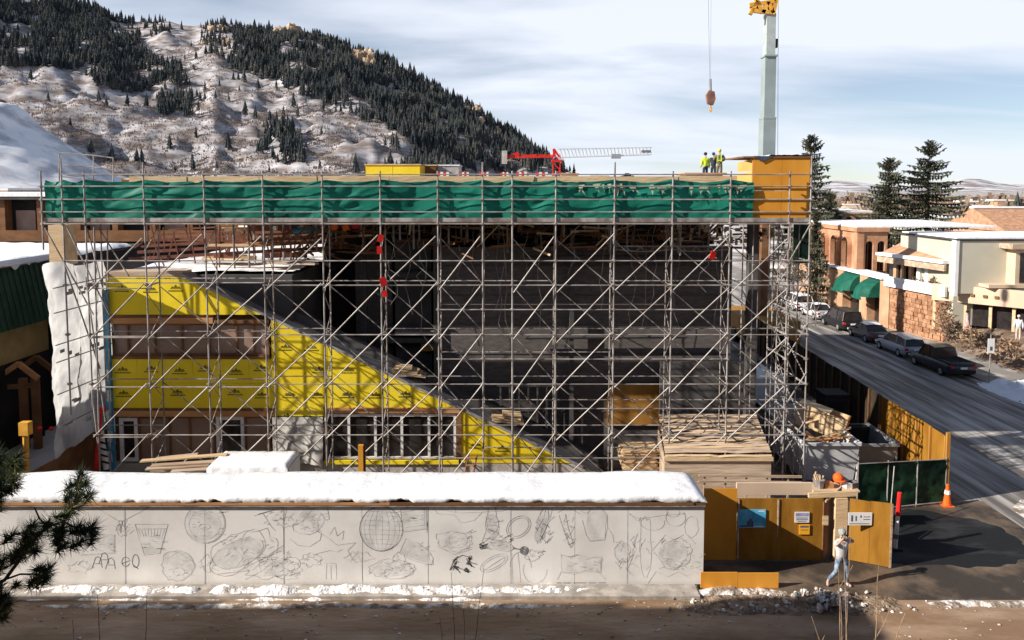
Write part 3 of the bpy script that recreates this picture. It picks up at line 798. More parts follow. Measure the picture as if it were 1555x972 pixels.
for k in range(60):
    y = 34.2; x = WX(RND.uniform(1030, 1200), 355, y); z = RND.uniform(10.4, 11.3)
    mb.box((x, y, z), (RND.uniform(.08,.25), .1, RND.uniform(.08,.3)))
part('stacked_clamps', mb, m_plank, bld, kind='stuff')
# steel truss visible near the right bay (as in the photo, below the deck)
mb = MB(); y = 33.6; xa, xb = WX(935, 376, y), WX(1105, 376, y); zc = WZ(374, y); zs = WZ(382, y)
mb.bar((xa, y, zc), (xb, y, zc), 0.06, 0.06)
for a, b in ((xa, (xa+xb)/2), ((xa+xb)/2, xb)):
    pts = [(a+(b-a)*t/8, y, zs - 0.10*sin(pi*t/8)+0.1) for t in range(9)]; mb.path(pts, 0.035, 4)
    for t in range(1, 8): mb.bar((a+(b-a)*t/8, y, zs+0.05), (a+(b-a)*(t+(1 if t % 2 else -1)*0.5)/8, y, zc), 0.03, 0.03)
part('light_truss', mb, m_steel, bld)

# ================================================================ SCAFFOLD
YF, YR = 30.3, 31.4
scf = thing('tube_scaffold', 'tall galvanised tube scaffold with diagonal braces standing across the whole building front', 'scaffold', (-3, YF, 0))
PXS = [65, 96, 130, 220, 311, 400, 490, 578, 665, 733, 778, 844, 933, 1021, 1108.6, 1198, 1230]
XS = [P(p, 340, YF).x for p in PXS]
Zt = {r: P(578, r, YF).z for r in (265, 283, 303, 322, 340, 396, 433, 470, 508, 545, 583, 620, 660, 695)}
mbp = MB().tube((0,0,0),(0,0,1),0.034,n=8); UNIT['pole'] = mbp.mesh('standard', m_steel)
UNIT['ledger'] = MB().tube((0,0,0),(0,0,1),0.026,n=6).mesh('ledger', m_steel)
UNIT['brace'] = MB().tube((0,0,0),(0,0,1),0.027,n=6).mesh('brace', m_steel)
UNIT['thin'] = MB().tube((0,0,0),(0,0,1),0.024,n=6).mesh('rear_brace', m_steel2)
UNIT['rear'] = MB().tube((0,0,0),(0,0,1),0.030,n=6).mesh('rear_standard', m_steel2)
# couplers: collars on the poles, one small mesh shared
COUP = MB().tube((0,0,-0.05),(0,0,0.05),0.068,n=8)
COUP.bb((-.10,-.03,-.03),(.10,.03,.03)).bb((-.03,-.10,-.028),(.03,.10,.028))
UNIT['coupler'] = COUP.mesh('coupler', m_steel2)
cpl = 0; extra = MB()
def coupler(x, y, z):
    global cpl
    cpl += 1
    if cpl <= 290:
        o = link('coupler', UNIT['coupler'], scf); o.location = Vector((x, y, z)) - ORG[scf.name]
    else:
        extra.add([v+Vector((x, y, z)) for v in COUP.v], COUP.f)
for i, x in enumerate(XS):
    zb_ = 0.05
    if i == 0: zb_ = Zt[340]-1.05
    if i in (1, 2): zb_ = WZ(520 if i == 1 else 470, YF)-(3.0 if i == 1 else 4)
    ztop = Zt[265]+0.14+(0.35 if i in (3, 9, 12) else 0) + (0.5 if i == 1 else 0)
    if i == 16: ztop = Zt[265]+0.75
    jx = RND.uniform(-.02,.02)
    rod('standard', (x+jx, YF, zb_), (x, YF, ztop), scf, 'pole')
    if i >= 2: 
        rod('rear_standard', (x+RND.uniform(-.04,.04), YR, 0.05 if i > 2 else 4), (x, YR, Zt[340]+0.1), scf, 'rear')
    for r in (265, 283, 303, 322, 340, 396, 433, 470, 508, 545, 583, 620, 660):
        if Zt[r] > zb_ and (r in (283, 303, 322, 340, 396, 433, 508, 583, 660) or i >= 8) and r != 265: coupler(x, YF, Zt[r])
for i in range(len(XS)-1):
    a, b = XS[i], XS[i+1]
    for r in (265, 283, 303, 322, 340):
        if r == 265 and i < 1: continue
        rod('guard_rail' if r != 340 else 'ledger', (a, YF-0.055, Zt[r]), (b, YF-0.055, Zt[r]), scf, 'ledger')
    if i < 2: continue
    lv = [396, 433, 508, 583, 660]
    if i >= 8: lv += [470 if i >= 8 else 0, 545, 620, 695]
    for r in lv:
        if i in (14, 15) and r in (470, 545, 695): continue
        z = Zt[r] + (0.10 if i < 5 and r == 433 else 0) - (0.12 if i < 5 and r in (508, 583) else 0)
        rod('ledger', (a, YF-0.05, z), (b, YF-0.05, z), scf, 'ledger')
        if r not in (396,) and RND.random() < 0.85: rod('rear_ledger', (a, YR, z+0.04), (b, YR, z+0.04), scf, 'ledger')
    # front braces: one per lift, rising to the right; narrow tower bay is left open
    if i != 9 and i < 15:
        for zc in (439, 514, 589, 664, 739):
            zA = P(578, zc+RND.uniform(-2,6), YF).z; zB = P(578, zc-80+RND.uniform(-3,3), YF).z
            rod('brace', (a+0.05, YF-0.11, zA+RND.uniform(-.08,.08)), (b-0.05+RND.uniform(-.05,.05), YF-0.11, zB+RND.uniform(-.08,.08)), scf, 'brace')
    # rear braces fall to the right
    if i != 9 and i >= 3:
        for zc in (360, 435, 510, 585, 660):
            if i < 7 and zc == 360: continue
            rod('rear_brace', (a, YR-0.06, P(578, zc+4, YF).z), (b, YR-0.06, P(578, zc+78, YF).z), scf, 'thin')
    # transoms
for i in range(2, len(XS)):
    for r in (340, 433, 508, 583, 660): rod('transom', (XS[i], YF, Zt[r]-0.04), (XS[i], YR, Zt[r]-0.04), scf, 'ledger')
# lattice fillers that make the doubled poles look trussed
mb = MB()
for i in range(3, 16):
    z = 0.5; k = 0
    while z < Zt[340]-0.4:
        mb.tube((XS[i], YF if k % 2 else YR, z), (XS[i]+0.02, YR if k % 2 else YF, z+0.9), 0.017, n=4, cap=False); z += 0.9; k += 1
part('frame_lattice', mb, m_steel2, scf, kind='stuff')
# right-hand return bay of the scaffold
ZS = [Zt[r] for r in (340, 396, 433, 508, 583, 660)]
for (x, y) in ((11.93, 32.3), (11.09, 32.5), (10.6, 33.2), (11.93, 34.4), (9.9, 32.4), (11.3, 34.6)):
    rod('return_standard', (x, y, 0.05), (x+RND.uniform(-.04,.04), y, Zt[340]), scf, 'rear')
for z in ZS+[Zt[470], Zt[545], Zt[620]]:
    rod('return_ledger', (11.93, YF, z), (11.93, 34.4, z), scf, 'ledger'); rod('return_ledger', (11.09, YF, z), (11.09, 32.5, z), scf, 'ledger')
    rod('return_ledger', (11.09, 32.5, z-0.1), (11.93, 32.3, z-0.1), scf, 'ledger')
for k in range(5):
    z = Zt[340]-2*k
    rod('return_brace', (11.93, YF-0.08, z), (11.0, YR, z-2.6), scf, 'brace'); rod('return_brace', (11.93, 30.4, z-2.2), (11.93, 34.4, z-0.2), scf, 'thin')
    rod('return_brace', (11.09, YR, z-0.4), (11.93, 34.4, z-2.2), scf, 'thin'); rod('return_brace', (9.9, 32.4, z-0.9), (11.3, 34.6, z-2.6), scf, 'thin')
# raking struts under the cantilevered left end
for (pa, ra, ya), (pb, rb, yb) in (((68,346,YF),(142,478,YF)),((102,346,YF),(166,478,YF)),((132,346,YR),(178,520,YR)),((97,400,YF),(152,560,YR)),((150,346,YR),(196,420,YR)),((130,420,YF),(160,640,YF)),((140,600,YF),(152,700,YF))):
    rod('raking_strut', P(pa, ra, ya), P(pb, rb, yb), scf, 'rear')
rod('standard', P(143, 345, YF), P(152, 730, YF), scf, 'pole'); rod('standard', P(163, 345, YR), P(168, 730, YR), scf, 'rear')
for (r, a, b) in ((396,96,220),(438,140,234),(511,140,234),(588,145,240),(664,150,240)): rod('ledger', P(a, r, YF-0.05), P(b, r, YF-0.05), scf, 'ledger')
# platform boards and toe boards
for i in range(0, len(XS)-1):
    for k in range(4):
        y = YF+0.06+k*0.30
        part('scaffold_board', MB().bb((XS[i]-.05, y, Zt[340]+0.03), (XS[i+1]+.05, y+0.27, Zt[340]+0.075+0.004*(i % 2))), m_plank, scf)
    part('toe_board', MB().bb((XS[i]+.04, YF+0.03, Zt[340]+0.08), (XS[i+1]-.04, YF+0.055, Zt[340]+0.24)), m_steel2, scf)
# upright tower of tube at the back left corner of the deck
tw = [(90,232),(142,236),(172,240)]
for (p, r) in tw: rod('tower_tube', P(p, r, 37), P(p, 300, 37), scf, 'rear')
for dr in (0, 18, 36):
    for (p, r), (q, s) in zip(tw, tw[1:]): rod('tower_tube', P(p, r+dr, 37), P(q, s+dr, 37), scf, 'rear')
# base plates
mb = MB()
for x in XS[3:]: mb.bb((x-.1, YF-.1, 0.0), (x+.1, YF+.1, 0.05)).bb((x-.1, YR-.1, 0.0), (x+.1, YR+.1, 0.05))
part('base_plate', mb, m_rust, scf, kind='stuff')
if extra.v: part('small_couplers', extra, m_steel2, scf, kind='stuff')
print('couplers', cpl)

# green debris net hung along the guard rails
nx, nzr = 420, 22; rows = []
xa, xb = P(66, 310, YF).x, P(1146, 310, YF).x
bays = XS
for j in range(nzr+1):
    r = []
    for i in range(nx+1):
        x = xa+(xb-xa)*i/nx; v = j/nzr
        sag = 0.0
        for a, b in zip(bays, bays[1:]):
            if a <= x <= b: sag = sin(pi*(x-a)/(b-a)); break
        n1 = fbm(x*0.45-v*0.9, v*1.6, 1, 3, 1.1); n2 = fbm(x, v*0.5, 4, 2, 1.3)
        top = Zt[283]+0.28-0.10*sag-0.05*max(0, n2)*2; bot = Zt[340]+0.15+0.05*sag*n2+ (0.20 if abs(n2) > .55 else 0)*0.4
        fold = abs(((x*0.42+v*0.8+0.6*n1) % 1.0)-0.5)*2
        y = YF+0.10+0.11*n1*(0.30+sag)+0.08*sag+0.05*(fold**3)
        r.append((x+0.02*n2, y, bot+(top-bot)*v))
    rows.append(r)
net = MB().grid(rows)
nt_ = thing('debris_net', 'long wrinkled green debris net tied along the top scaffold rails', 'netting', (xa, YF, Zt[340])); part('net', net, m_net, nt_, True)
# loose hem of the net folded over
mb = MB()
for k in range(30):
    x = RND.uniform(2.5, 9.2); z = Zt[283]-RND.uniform(0.0, 0.12)
    mb.add([(x, YF+0.05, z+0.10), (x+RND.uniform(.1,.3), YF+0.04, z+0.12), (x+RND.uniform(0,.4), YF-0.01, z-RND.uniform(.1,.32))], [(0,1,2)])
part('torn_hem', mb, M('pale_net_hem', (0.30,0.36,0.26), 0.7), nt_, kind='stuff')

# white plastic sheeting down the left end of the scaffold
rows = []
for j in range(91):
    r = []
    for i in range(41):
        u = i/40; v = j/90
        Y = 29.9+3.6*u
        ztop_ = 9.85-0.25*u+0.1*sin(u*9); zbot = 1.95+0.55*u+0.08*sin(u*14)
        z = zbot+(ztop_-zbot)*v
        x = -18.55+0.62*u+0.16*fbm(Y*0.8, z*0.35, 3, 4, 1.0)+0.10*sin(u*13+z*0.4)+0.10*abs(sin(z*1.3))*(0.6+0.4*sin(Y*3))+0.07*fbm(Y*2.2, z*1.1, 9, 4, 1.4)
        r.append((x, Y, z))
    rows.append(r)
pl = thing('plastic_sheeting', 'tall crumpled white plastic sheeting wrapping the left end of the scaffold', 'sheeting', (-18.4, 31, 1.9))
part('sheet', MB().grid(rows), m_plastic, pl, True)
mb = MB()
for (u, r) in ((0.42, 0.035), (0.75, 0.02)): mb.tube((-18.55+0.62*u-0.02, 29.9+3.6*u, 2.2), (-18.55+0.62*u, 29.9+3.6*u, 9.7), r, n=6)
part('batten', mb, m_white, pl)
mb = MB()
for z in (3.3, 4.6, 5.9, 6.6, 7.9, 8.9): mb.tube((-18.25, 29.9, z), (-17.75, 33.4, z+0.1), 0.025, n=5)
part('tie_rope', mb, m_steel2, pl)
mb = MB()
for k in range(26):
    u = RND.random(); z = RND.choice((3.2, 4.0, 6.0, 6.2, 8.6, 8.7))+RND.uniform(-.15,.15)
    mb.box((-18.32+0.62*u+0.02, 29.9+3.6*u, z), (0.03, RND.uniform(.2,.5), RND.uniform(.08,.2)), RND.uniform(-.1,.1))
part('printed_mark', mb, M('grey_print', (0.33,0.34,0.35), 0.7), pl, kind='stuff')

# orange plywood enclosure at the right end of the deck
bx = thing('plywood_enclosure', 'bright orange plywood box at the top right corner of the scaffold', 'enclosure', (10.3, 30.8, 11.5))
xa, xc, xd = P(1118, 285, 31.6).x, P(1142, 285, 30.62).x, P(1229, 285, 30.62).x
zb_, zt_ = Zt[340]+0.10, P(1180, 240, 30.6).z
for k, (a, b) in enumerate(((xc, xc+1.18), (xc+1.19, xd))):
    for (c, d) in ((zb_, zb_+1.22), (zb_+1.23, zt_)): part('plywood_panel', MB().bb((a, 30.6, c), (b, 30.63, d)), m_plyor, bx)
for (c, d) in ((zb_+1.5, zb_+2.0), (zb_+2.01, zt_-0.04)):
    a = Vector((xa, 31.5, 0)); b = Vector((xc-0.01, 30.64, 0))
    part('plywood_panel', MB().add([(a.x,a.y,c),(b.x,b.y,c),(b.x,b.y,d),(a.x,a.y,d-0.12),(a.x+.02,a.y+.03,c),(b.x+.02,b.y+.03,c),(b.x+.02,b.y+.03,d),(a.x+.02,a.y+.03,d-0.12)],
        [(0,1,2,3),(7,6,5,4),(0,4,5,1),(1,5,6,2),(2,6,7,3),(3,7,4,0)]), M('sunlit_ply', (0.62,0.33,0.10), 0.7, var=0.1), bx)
part('side_panel', MB().bb((xd-0.03, 30.64, zb_), (xd, 33.0, zt_)), m_plyor, bx)
part('lid', MB().bb((xa-0.05, 30.55, zt_+0.003), (xd+0.06, 33.05, zt_+0.07)), m_brown, bx)
rows = [[(xc+0.6+(xd-xc-0.6)*i/16, 30.58+2.3*j/8, zt_+0.09+0.05*max(0, fbm(i*.5, j*.5, 3, 3, 1.0))+(0.03 if 0 < i < 16 else -0.02)) for i in range(17)] for j in range(9)]
part('lid_snow', MB().grid(rows), m_snow, bx, True)
mb = MB().add([(xc+0.05,30.54,zt_+.08),(xc+0.85,30.54,zt_+.08),(xc+0.32,30.53,zt_-0.16),(xc+0.05,31.5,zt_+.085),(xc+0.85,31.5,zt_+.085)], [(0,1,2),(0,3,4,1)])
part('draped_jacket', mb, M('navy_cloth', (0.05,0.06,0.10), 0.9), bx)

# ================================================================ ON THE ROOF DECK
def hut(name, label, cat, px0, px1, py0, Y, mat, zbase=RZ+0.27, d=2.0, cap=m_plypale, n=2):
    a, b = P(px0, 270, Y).x, P(px1, 270, Y).x; z1 = P(px0, py0, Y).z
    root = thing(name, label, cat, ((a+b)/2, Y, zbase))
    for k in range(n):
        w = (b-a)/n; part('side_panel', MB().bb((a+w*k+.01, Y, zbase), (a+w*(k+1)-.01, Y+0.05, z1)), mat, root)
    part('end_panel', MB().bb((b-0.05, Y+0.06, zbase), (b, Y+d, z1)), mat, root)
    part('end_panel', MB().bb((a, Y+0.06, zbase), (a+0.05, Y+d, z1)), mat, root)
    part('lid', MB().bb((a-0.04, Y-0.04, z1+0.002), (b+0.04, Y+d+0.04, z1+0.06)), cap, root)
    return root
hut('storage_hut', 'yellow sheathed box standing on the roof deck behind the rail', 'hut', 555, 638, 251, 35, m_yellow)
hut('stair_box', 'brown box joined to the right of the yellow rooftop box', 'box', 641, 662, 252, 37, m_brown, n=1)
hut('covered_pallet', 'white sheeted pallet on the roof deck right of the yellow box', 'pallet', 664, 697, 252, 38, m_plastic, n=1, cap=m_snow)
def barrier(px0, px1, Y, label):
    a, b = P(px0, 270, Y).x, P(px1, 270, Y).x; z0 = RZ+0.26
    root = thing('safety_barrier', label, 'barrier', ((a+b)/2, Y, z0), 'red and white barriers on the roof deck')
    n = 4; w = (b-a)/n
    for k in range(n):
        part('striped_board', MB().bb((a+w*k+.005, Y, z0+0.16), (a+w*(k+1)-.005, Y+0.04, z0+0.36)), m_red if k % 2 == 0 else m_white, root)
    for x in (a+0.08, b-0.08): part('foot', MB().bb((x-.05, Y-0.2, z0), (x+.05, Y+.25, z0+0.17)), m_steel2, root)
for k, (a, b) in enumerate(((664,682),(698,712),(728,742),(760,772),(784,800),(814,832))):
    barrier(a, b, 34+0.25*(k % 2), ('leftmost','second','third','fourth','fifth','rightmost')[k]+' red and white barrier from the left on the roof deck')
def boards(px0, px1, Y, z0, n, label, mat):
    a, b = P(px0, 270, Y).x, P(px1, 270, Y).x
    root = thing('board_stack', label, 'lumber', ((a+b)/2, Y, z0), 'board stacks on the roof deck')
    for k in range(n): part('board', MB().box(((a+b)/2+RND.uniform(-.1,.1), Y+0.35, z0+0.04+0.075*k), (b-a, 0.9+RND.uniform(-.1,.1), 0.06), RND.uniform(-.02,.02)), mat, root)
boards(852, 878, 34, RZ+0.27, 4, 'short stack of brown boards right of the red crane mast', m_wood)
boards(893, 922, 36, RZ+0.27, 3, 'thin grey board stack in the middle of the roof deck', m_plank)
boards(1036, 1100, 33, RZ+0.27, 4, 'long stack of boards beneath the workers feet', m_wood)
mb = MB(); c = P(955, 268, 33.5)
for k in range(6): mb.ball(c+Vector((RND.uniform(-.3,.3), 0, RND.uniform(-.12,.05))), RND.uniform(.08,.2), 6, 4, .4)
solo('tool_bag', mb, M('black_cloth', (0.03,0.03,0.035), 0.9), 'small black tool bag lying on the deck edge', 'bag', tuple(c))

# ================================================================ PEOPLE
def skin_mesh(name, verts, edges, radii, mat, parent, sub=1, kind_root=0):
    me = bpy.data.meshes.new(name); me.from_pydata([tuple(v) for v in verts], edges, []); me.materials.append(mat)
    o = link(name, me, parent)
    md = o.modifiers.new('Skin', 'SKIN'); md.use_smooth_shade = True
    if sub: 
        ss = o.modifiers.new('Subdivision', 'SUBSURF'); ss.levels = sub; ss.render_levels = sub
    lay = me.skin_vertices[0].data
    for i, r in enumerate(radii): lay[i].radius = (r, r) if isinstance(r, (int, float)) else r
    lay[kind_root].use_root = True
    return o
def person(name, label, loc, rz, pose, cloth, s=1.0, group=None, hands=False, extras=()):
    J = dict(pelvis=(0,0,.95), waist=(0,0,1.10), chest=(0,-.01,1.32), neck=(0,0,1.47), chin=(0,-.015,1.56), head=(0,-.03,1.66), crown=(0,-.01,1.75),
             shL=(-.18,0,1.42), elL=(-.25,.02,1.14), wrL=(-.26,-.08,.90), shR=(.18,0,1.42), elR=(.25,.02,1.14), wrR=(.26,-.08,.90),
             hiL=(-.09,0,.90), knL=(-.10,-.02,.50), anL=(-.10,.02,.09), toL=(-.11,-.17,.04), hiR=(.09,0,.90), knR=(.10,-.02,.50), anR=(.10,.02,.09), toR=(.11,-.17,.04))
    J.update(pose); V = {k: Vector(v) for k, v in J.items()}
    for sd in 'LR': V['ha'+sd] = V['wr'+sd] + (V['wr'+sd]-V['el'+sd]).normalized()*0.085
    R_ = dict(pelvis=(.15,.105), waist=(.135,.095), chest=(.155,.105), neck=.055, chin=.062, head=(.088,.10), crown=.055, sh=.058, el=.042, wr=.028, ha=(.04,.02), hi=.085, kn=.055, an=.038, to=.035)
    order = ['pelvis','waist','chest','neck','chin','head','crown','shL','elL','wrL','haL','shR','elR','wrR','haR','hiL','knL','anL','toL','hiR','knR','anR','toR']
    ed = [('pelvis','waist'),('waist','chest'),('chest','neck'),('neck','chin'),('chin','head'),('head','crown'),('chest','shL'),('shL','elL'),('elL','wrL'),('wrL','haL'),
          ('chest','shR'),('shR','elR'),('elR','wrR'),('wrR','haR'),('pelvis','hiL'),('hiL','knL'),('knL','anL'),('anL','toL'),('pelvis','hiR'),('hiR','knR'),('knR','anR'),('anR','toR')]
    def rad(k): return R_.get(k, R_.get(k[:2]))
    vs = [V[k] for k in order]; ra = [rad(k) for k in order]; es = [(order.index(a), order.index(b)) for a, b in ed]
    # nose and fingers grow out of the same surface
    vs.append(V['head']+Vector((0,-.125,-.02))); ra.append(.014); es.append((order.index('head'), len(vs)-1))
    if hands:
        for sd in 'LR':
            d = (V['ha'+sd]-V['wr'+sd]).normalized(); a = d.cross(Vector((0.2,1,0.1))).normalized()
            for q, (off, L) in enumerate(((-.03,.055),(-.01,.07),(.01,.065),(.03,.05),(-.045,.03))):
                b = V['ha'+sd]+a*off+d*(0.02 if q < 4 else -.04); m = b+d*L*.6+a*off*.3; e = m+d*L*.4+Vector((0,-.02,-.01))
                k = len(vs); vs += [b, m, e]; ra += [.010,.009,.008]; es += [(order.index('ha'+sd), k), (k, k+1), (k+1, k+2)]
    root = thing(name, label, 'person', loc, group); ORG[root.name] = Vector((0,0,0))
    body = skin_mesh('body', vs, es, ra, m_skin, root)
    def garment(nm, keys, edges, rr, mat):
        return skin_mesh(nm, [V[k] if isinstance(k, str) else k for k in keys], edges, rr, mat, root)
    top, bot, shoe, hair = cloth['top'], cloth['trousers'], cloth['shoes'], cloth['hair']
    wl = V['waist']+(V['pelvis']-V['waist'])*1.7
    if cloth.get('sleeves', 1.0) > 0:
        f = cloth.get('sleeves', 1.0); ks = []
        for sd in 'LR':
            e = V['sh'+sd]+(V['el'+sd]-V['sh'+sd])*min(1, f*2) ; w = V['el'+sd]+(V['wr'+sd]-V['el'+sd])*max(0, f*2-1)*0.95
            ks += [V['sh'+sd], e, w] if f > .5 else [V['sh'+sd], V['sh'+sd]+(e-V['sh'+sd])*.5, e]
        garment('jacket' if f > .5 else 'shirt', [wl, 'waist','chest', V['chest']+Vector((0,0,.1))]+ks, [(0,1),(1,2),(2,3),(2,4),(4,5),(5,6),(2,7),(7,8),(8,9)],
                [(.185,.14),(.175,.13),(.185,.13),.085, .085,.068,.055, .085,.068,.055], top)
    else:
        garment('shirt', [wl,'waist','chest', V['chest']+Vector((0,0,.09)), V['chest']+(V['shL']-V['chest'])*.7, V['chest']+(V['shR']-V['chest'])*.7], [(0,1),(1,2),(2,3),(2,4),(2,5)],
                [(.165,.125),(.158,.118),(.17,.12),.08,.07,.07], top)
    garment('trousers', ['pelvis', V['pelvis']+Vector((0,0,.1)),'hiL','knL',V['anL']+Vector((0,0,.03)),'hiR','knR',V['anR']+Vector((0,0,.03))], [(0,1),(0,2),(2,3),(3,4),(0,5),(5,6),(6,7)],
            [(.165,.118),(.158,.115),.10,.075,.062,.10,.075,.062], bot)
    for sd in 'LR':
        garment('shoe', ['an'+sd, V['an'+sd]+Vector((0,0,-.05)), 'to'+sd], [(0,1),(1,2)], [.045,.05,.045], shoe)
    mb = MB().ball(V['head']+Vector((0,.018,.045)), .112, 10, 8, .05, (.92,1.02,.95)); part('hair' if not cloth.get('helmet') else 'helmet', mb, hair, root, True)
    if cloth.get('helmet'): part('helmet_brim', MB().ball(V['head']+Vector((0,-.05,.03)), .13, 10, 4, 0, (.95,1.0,.10)), hair, root, True)
    mb = MB()
    for sx in (-1, 1): mb.ball(V['head']+Vector((sx*.036,-.098,.012)), .017, 6, 5)
    part('eye', mb, m_black, root, True)
    part('mouth', MB().box(V['head']+Vector((0,-.098,-.068)), (.05,.012,.012)), M('lip', (0.35,0.14,0.12), .6), root)
    for ex in extras: ex(root, V)
    root.location = loc; root.rotation_euler.z = rz; root.scale = (s, s, s)
    return root
c_navy = M('navy_workwear', (0.04,0.05,0.075), 0.9); c_hiviz = M('hi_viz_yellow', (0.62,0.80,0.05), 0.7, var=.1); c_olive = M('olive_jacket', (0.17,0.16,0.10), 0.9)
c_white = M('white_cotton', (0.58,0.59,0.62), 0.9, var=.05); c_jean = M('pale_jeans', (0.07,0.11,0.17), 0.9, c2=(0.30,0.36,0.44), scale=9); c_grey = M('grey_hair', (0.22,0.25,0.25), 0.9, c2=(0.50,0.54,0.54), scale=22)
c_shoe = M('dark_boot', (0.05,0.045,0.04), 0.8); c_pink = M('pink_coat', (0.62,0.38,0.42), 0.9); c_dkhair = M('dark_hair', (0.03,0.025,0.02), 0.8)
c_helm = M('yellow_helmet', (0.75,0.72,0.10), 0.4)
dz = RZ+0.27
p = P(1071, 262, 45.2); person('person', 'person in bright hi-viz jacket at left of the three on the roof deck', (p.x, 45.2, dz), radians(190), {}, dict(top=c_hiviz, trousers=c_navy, shoes=c_shoe, hair=c_dkhair, helmet=True), 0.97)
p = P(1083, 262, 45.7); person('person', 'person in dark navy jacket between the two others on the roof deck', (p.x, 45.7, dz), radians(150), dict(elL=(-.24,.06,1.16), wrL=(-.08,-.20,1.18)), dict(top=c_navy, trousers=c_navy, shoes=c_shoe, hair=c_navy, helmet=True), 0.98)
def vest(root, V):
    mb = MB()
    for sx in (-.09, .09): mb.box(V['chest']+Vector((sx,.128,-.05)), (.05,.02,.36)); mb.box(V['chest']+Vector((sx,-.135,-.05)), (.05,.02,.36))
    mb.box(V['waist']+Vector((0,.128,.06)), (.26,.02,.05)); part('reflective_strap', mb, c_hiviz, root)
p = P(1092, 262, 45.0); person('person', 'person in olive jacket and yellow helmet at right of the three on the roof deck', (p.x, 45.0, dz), radians(170), dict(elR=(.30,.02,1.20), wrR=(.14,-.20,1.14), elL=(-.30,.02,1.20), wrL=(-.12,-.2,1.14)), dict(top=c_olive, trousers=c_olive, shoes=c_shoe, hair=c_helm, helmet=True), 1.08, extras=(vest,))
# the pedestrian in front of the hoarding
def mask(root, V):
    h = V['head']
    part('sunglasses', MB().box(h+Vector((0,-.118,.012)), (.15,.03,.042)).box(h+Vector((-.08,-.05,.015)), (.008,.13,.012)).box(h+Vector((.08,-.05,.015)), (.008,.13,.012)), m_black, root)
    mb = MB().ball(h+Vector((0,-.06,-.095)), .08, 8, 6, .1, (.9,.85,1.0)); part('beard', mb, M('dark_beard', (0.06,0.07,0.075), .9), root, True)
    part('knit_cap', MB().ball(h+Vector((0,.01,.075)), .118, 10, 7, .08, (.98,1.02,.78)), c_grey, root, True)
pp = G(1271, 884)
person('person', 'person in white top and pale jeans striding past the wooden hoarding with raised arms', (pp.x, 23.75, 0.0), radians(12),
  dict(shL=(-.18,0,1.42), elL=(-.30,-.16,1.38), wrL=(-.13,-.21,1.58), shR=(.18,0,1.42), elR=(.40,-.05,1.40), wrR=(.20,-.14,1.55),
       hiL=(-.09,0,.90), knL=(-.22,-.10,.52), anL=(-.36,.10,.16), toL=(-.44,-.02,.06), hiR=(.09,0,.90), knR=(.15,-.12,.50), anR=(.22,-.02,.09), toR=(.27,-.18,.04)),
  dict(top=c_white, trousers=c_jean, shoes=M('grey_trainer', (.42,.42,.43), .7), hair=c_grey, sleeves=.5), 1.05, hands=True, extras=(mask,))

# ================================================================ CRANES
YC = 62.0
cr_ = thing('mobile_crane', 'grey telescopic crane boom with yellow head rising behind the orange plywood box', 'crane', (P(1165, 240, YC).x, YC, 0))
xb = P(1164, 240, YC).x; zh = P(1164, 22, YC).z
w = 0.88
part('boom_section', MB().bb((xb-w/2-.06, YC-.6, P(1164,300,YC).z), (xb+w/2+.06, YC+.6, P(1164,180,YC).z)), m_crane, cr_)
part('boom_foot', MB().bb((xb-.36, YC-.4, 2.2), (xb+.36, YC+.4, P(1164,300,YC).z)), m_brown, cr_)
part('boom_section', MB().bb((xb-w/2, YC-.5, P(1164,180,YC).z), (xb+w/2, YC+.5, P(1164,86,YC).z)), m_crane, cr_)
part('boom_section', MB().bb((xb-w/2+.08, YC-.44, P(1164,86,YC).z), (xb+w/2-.08, YC+.44, zh)), M('crane_pale_grey', (0.40,0.45,0.44), 0.5, var=.08), cr_)
for r in (180, 86): part('boom_collar', MB().bb((xb-w/2-.08, YC-.62, P(1164,r,YC).z-.08), (xb+w/2+.08, YC+.62, P(1164,r,YC).z+.06)), m_crane, cr_)
hd = MB()
for k, (a, b) in enumerate((((1139,22),(1150,2)),((1150,2),(1158,20)),((1158,20),(1166,3)),((1166,3),(1174,20)),((1174,20),(1178,2)),((1142,16),(1176,20)),((1138,8),(1178,2)),((1139,-16),(1150,2)),((1178,2),(1176,-18)))):
    hd.bar(P(*a, YC-.4), P(*b, YC-.4), .30, .30).bar(P(*a, YC+.4), P(*b, YC+.4), .22, .22)
part('boom_head', hd, m_craney, cr_)
for (px, py) in ((1145,10),(1172,12)): part('sheave', MB().tube(P(px,py,YC-.3), P(px,py,YC+.3), .34, n=14), M('sheave_brown', (.30,.15,.06), .6), cr_)
part('hose_bundle', MB().path([P(1175,18,YC),P(1176,40,YC),P(1175,58,YC),P(1177,70,YC)], .11, 6).path([P(1171,30,YC),P(1173,50,YC),P(1175,62,YC)], .09, 5).box(P(1175.5,66,YC), (.5,.3,.7)), M('hose_black', (.05,.05,.06), .7), cr_)
part('hoist_rope', MB().tube(P(1182,-20,YC), P(1181,240,YC), .018, n=4), m_cable, cr_)
part('carrier', MB().bb((xb-2, YC-3, 0.6), (xb+2, YC+5, 2.4)), m_plybr, cr_)
for (dx, dy) in ((-1.9,-2),(1.9,-2),(-1.9,1),(1.9,1),(-1.9,3.8),(1.9,3.8)): part('wheel', MB().tube((xb+dx-.25, YC+dy, .62), (xb+dx+.25, YC+dy, .62), .62, n=14), m_black, cr_)
hk = thing('hook_block', 'rusty brown crane hook block hanging on a thin cable in the sky', 'hook', tuple(P(1079, 170, 50)))
part('cable', MB().tube(P(1075,-30,50), P(1078,126,50), .014, n=4).tube(P(1080,-30,50), P(1079,126,50), .010, n=4), m_cable, hk)
part('swivel', MB().tube(P(1078.5,120,50), P(1078.5,140,50), .085, .11, n=7), m_cable, hk)
m_hook = M('hook_brown', (.22,.115,.085), .7)
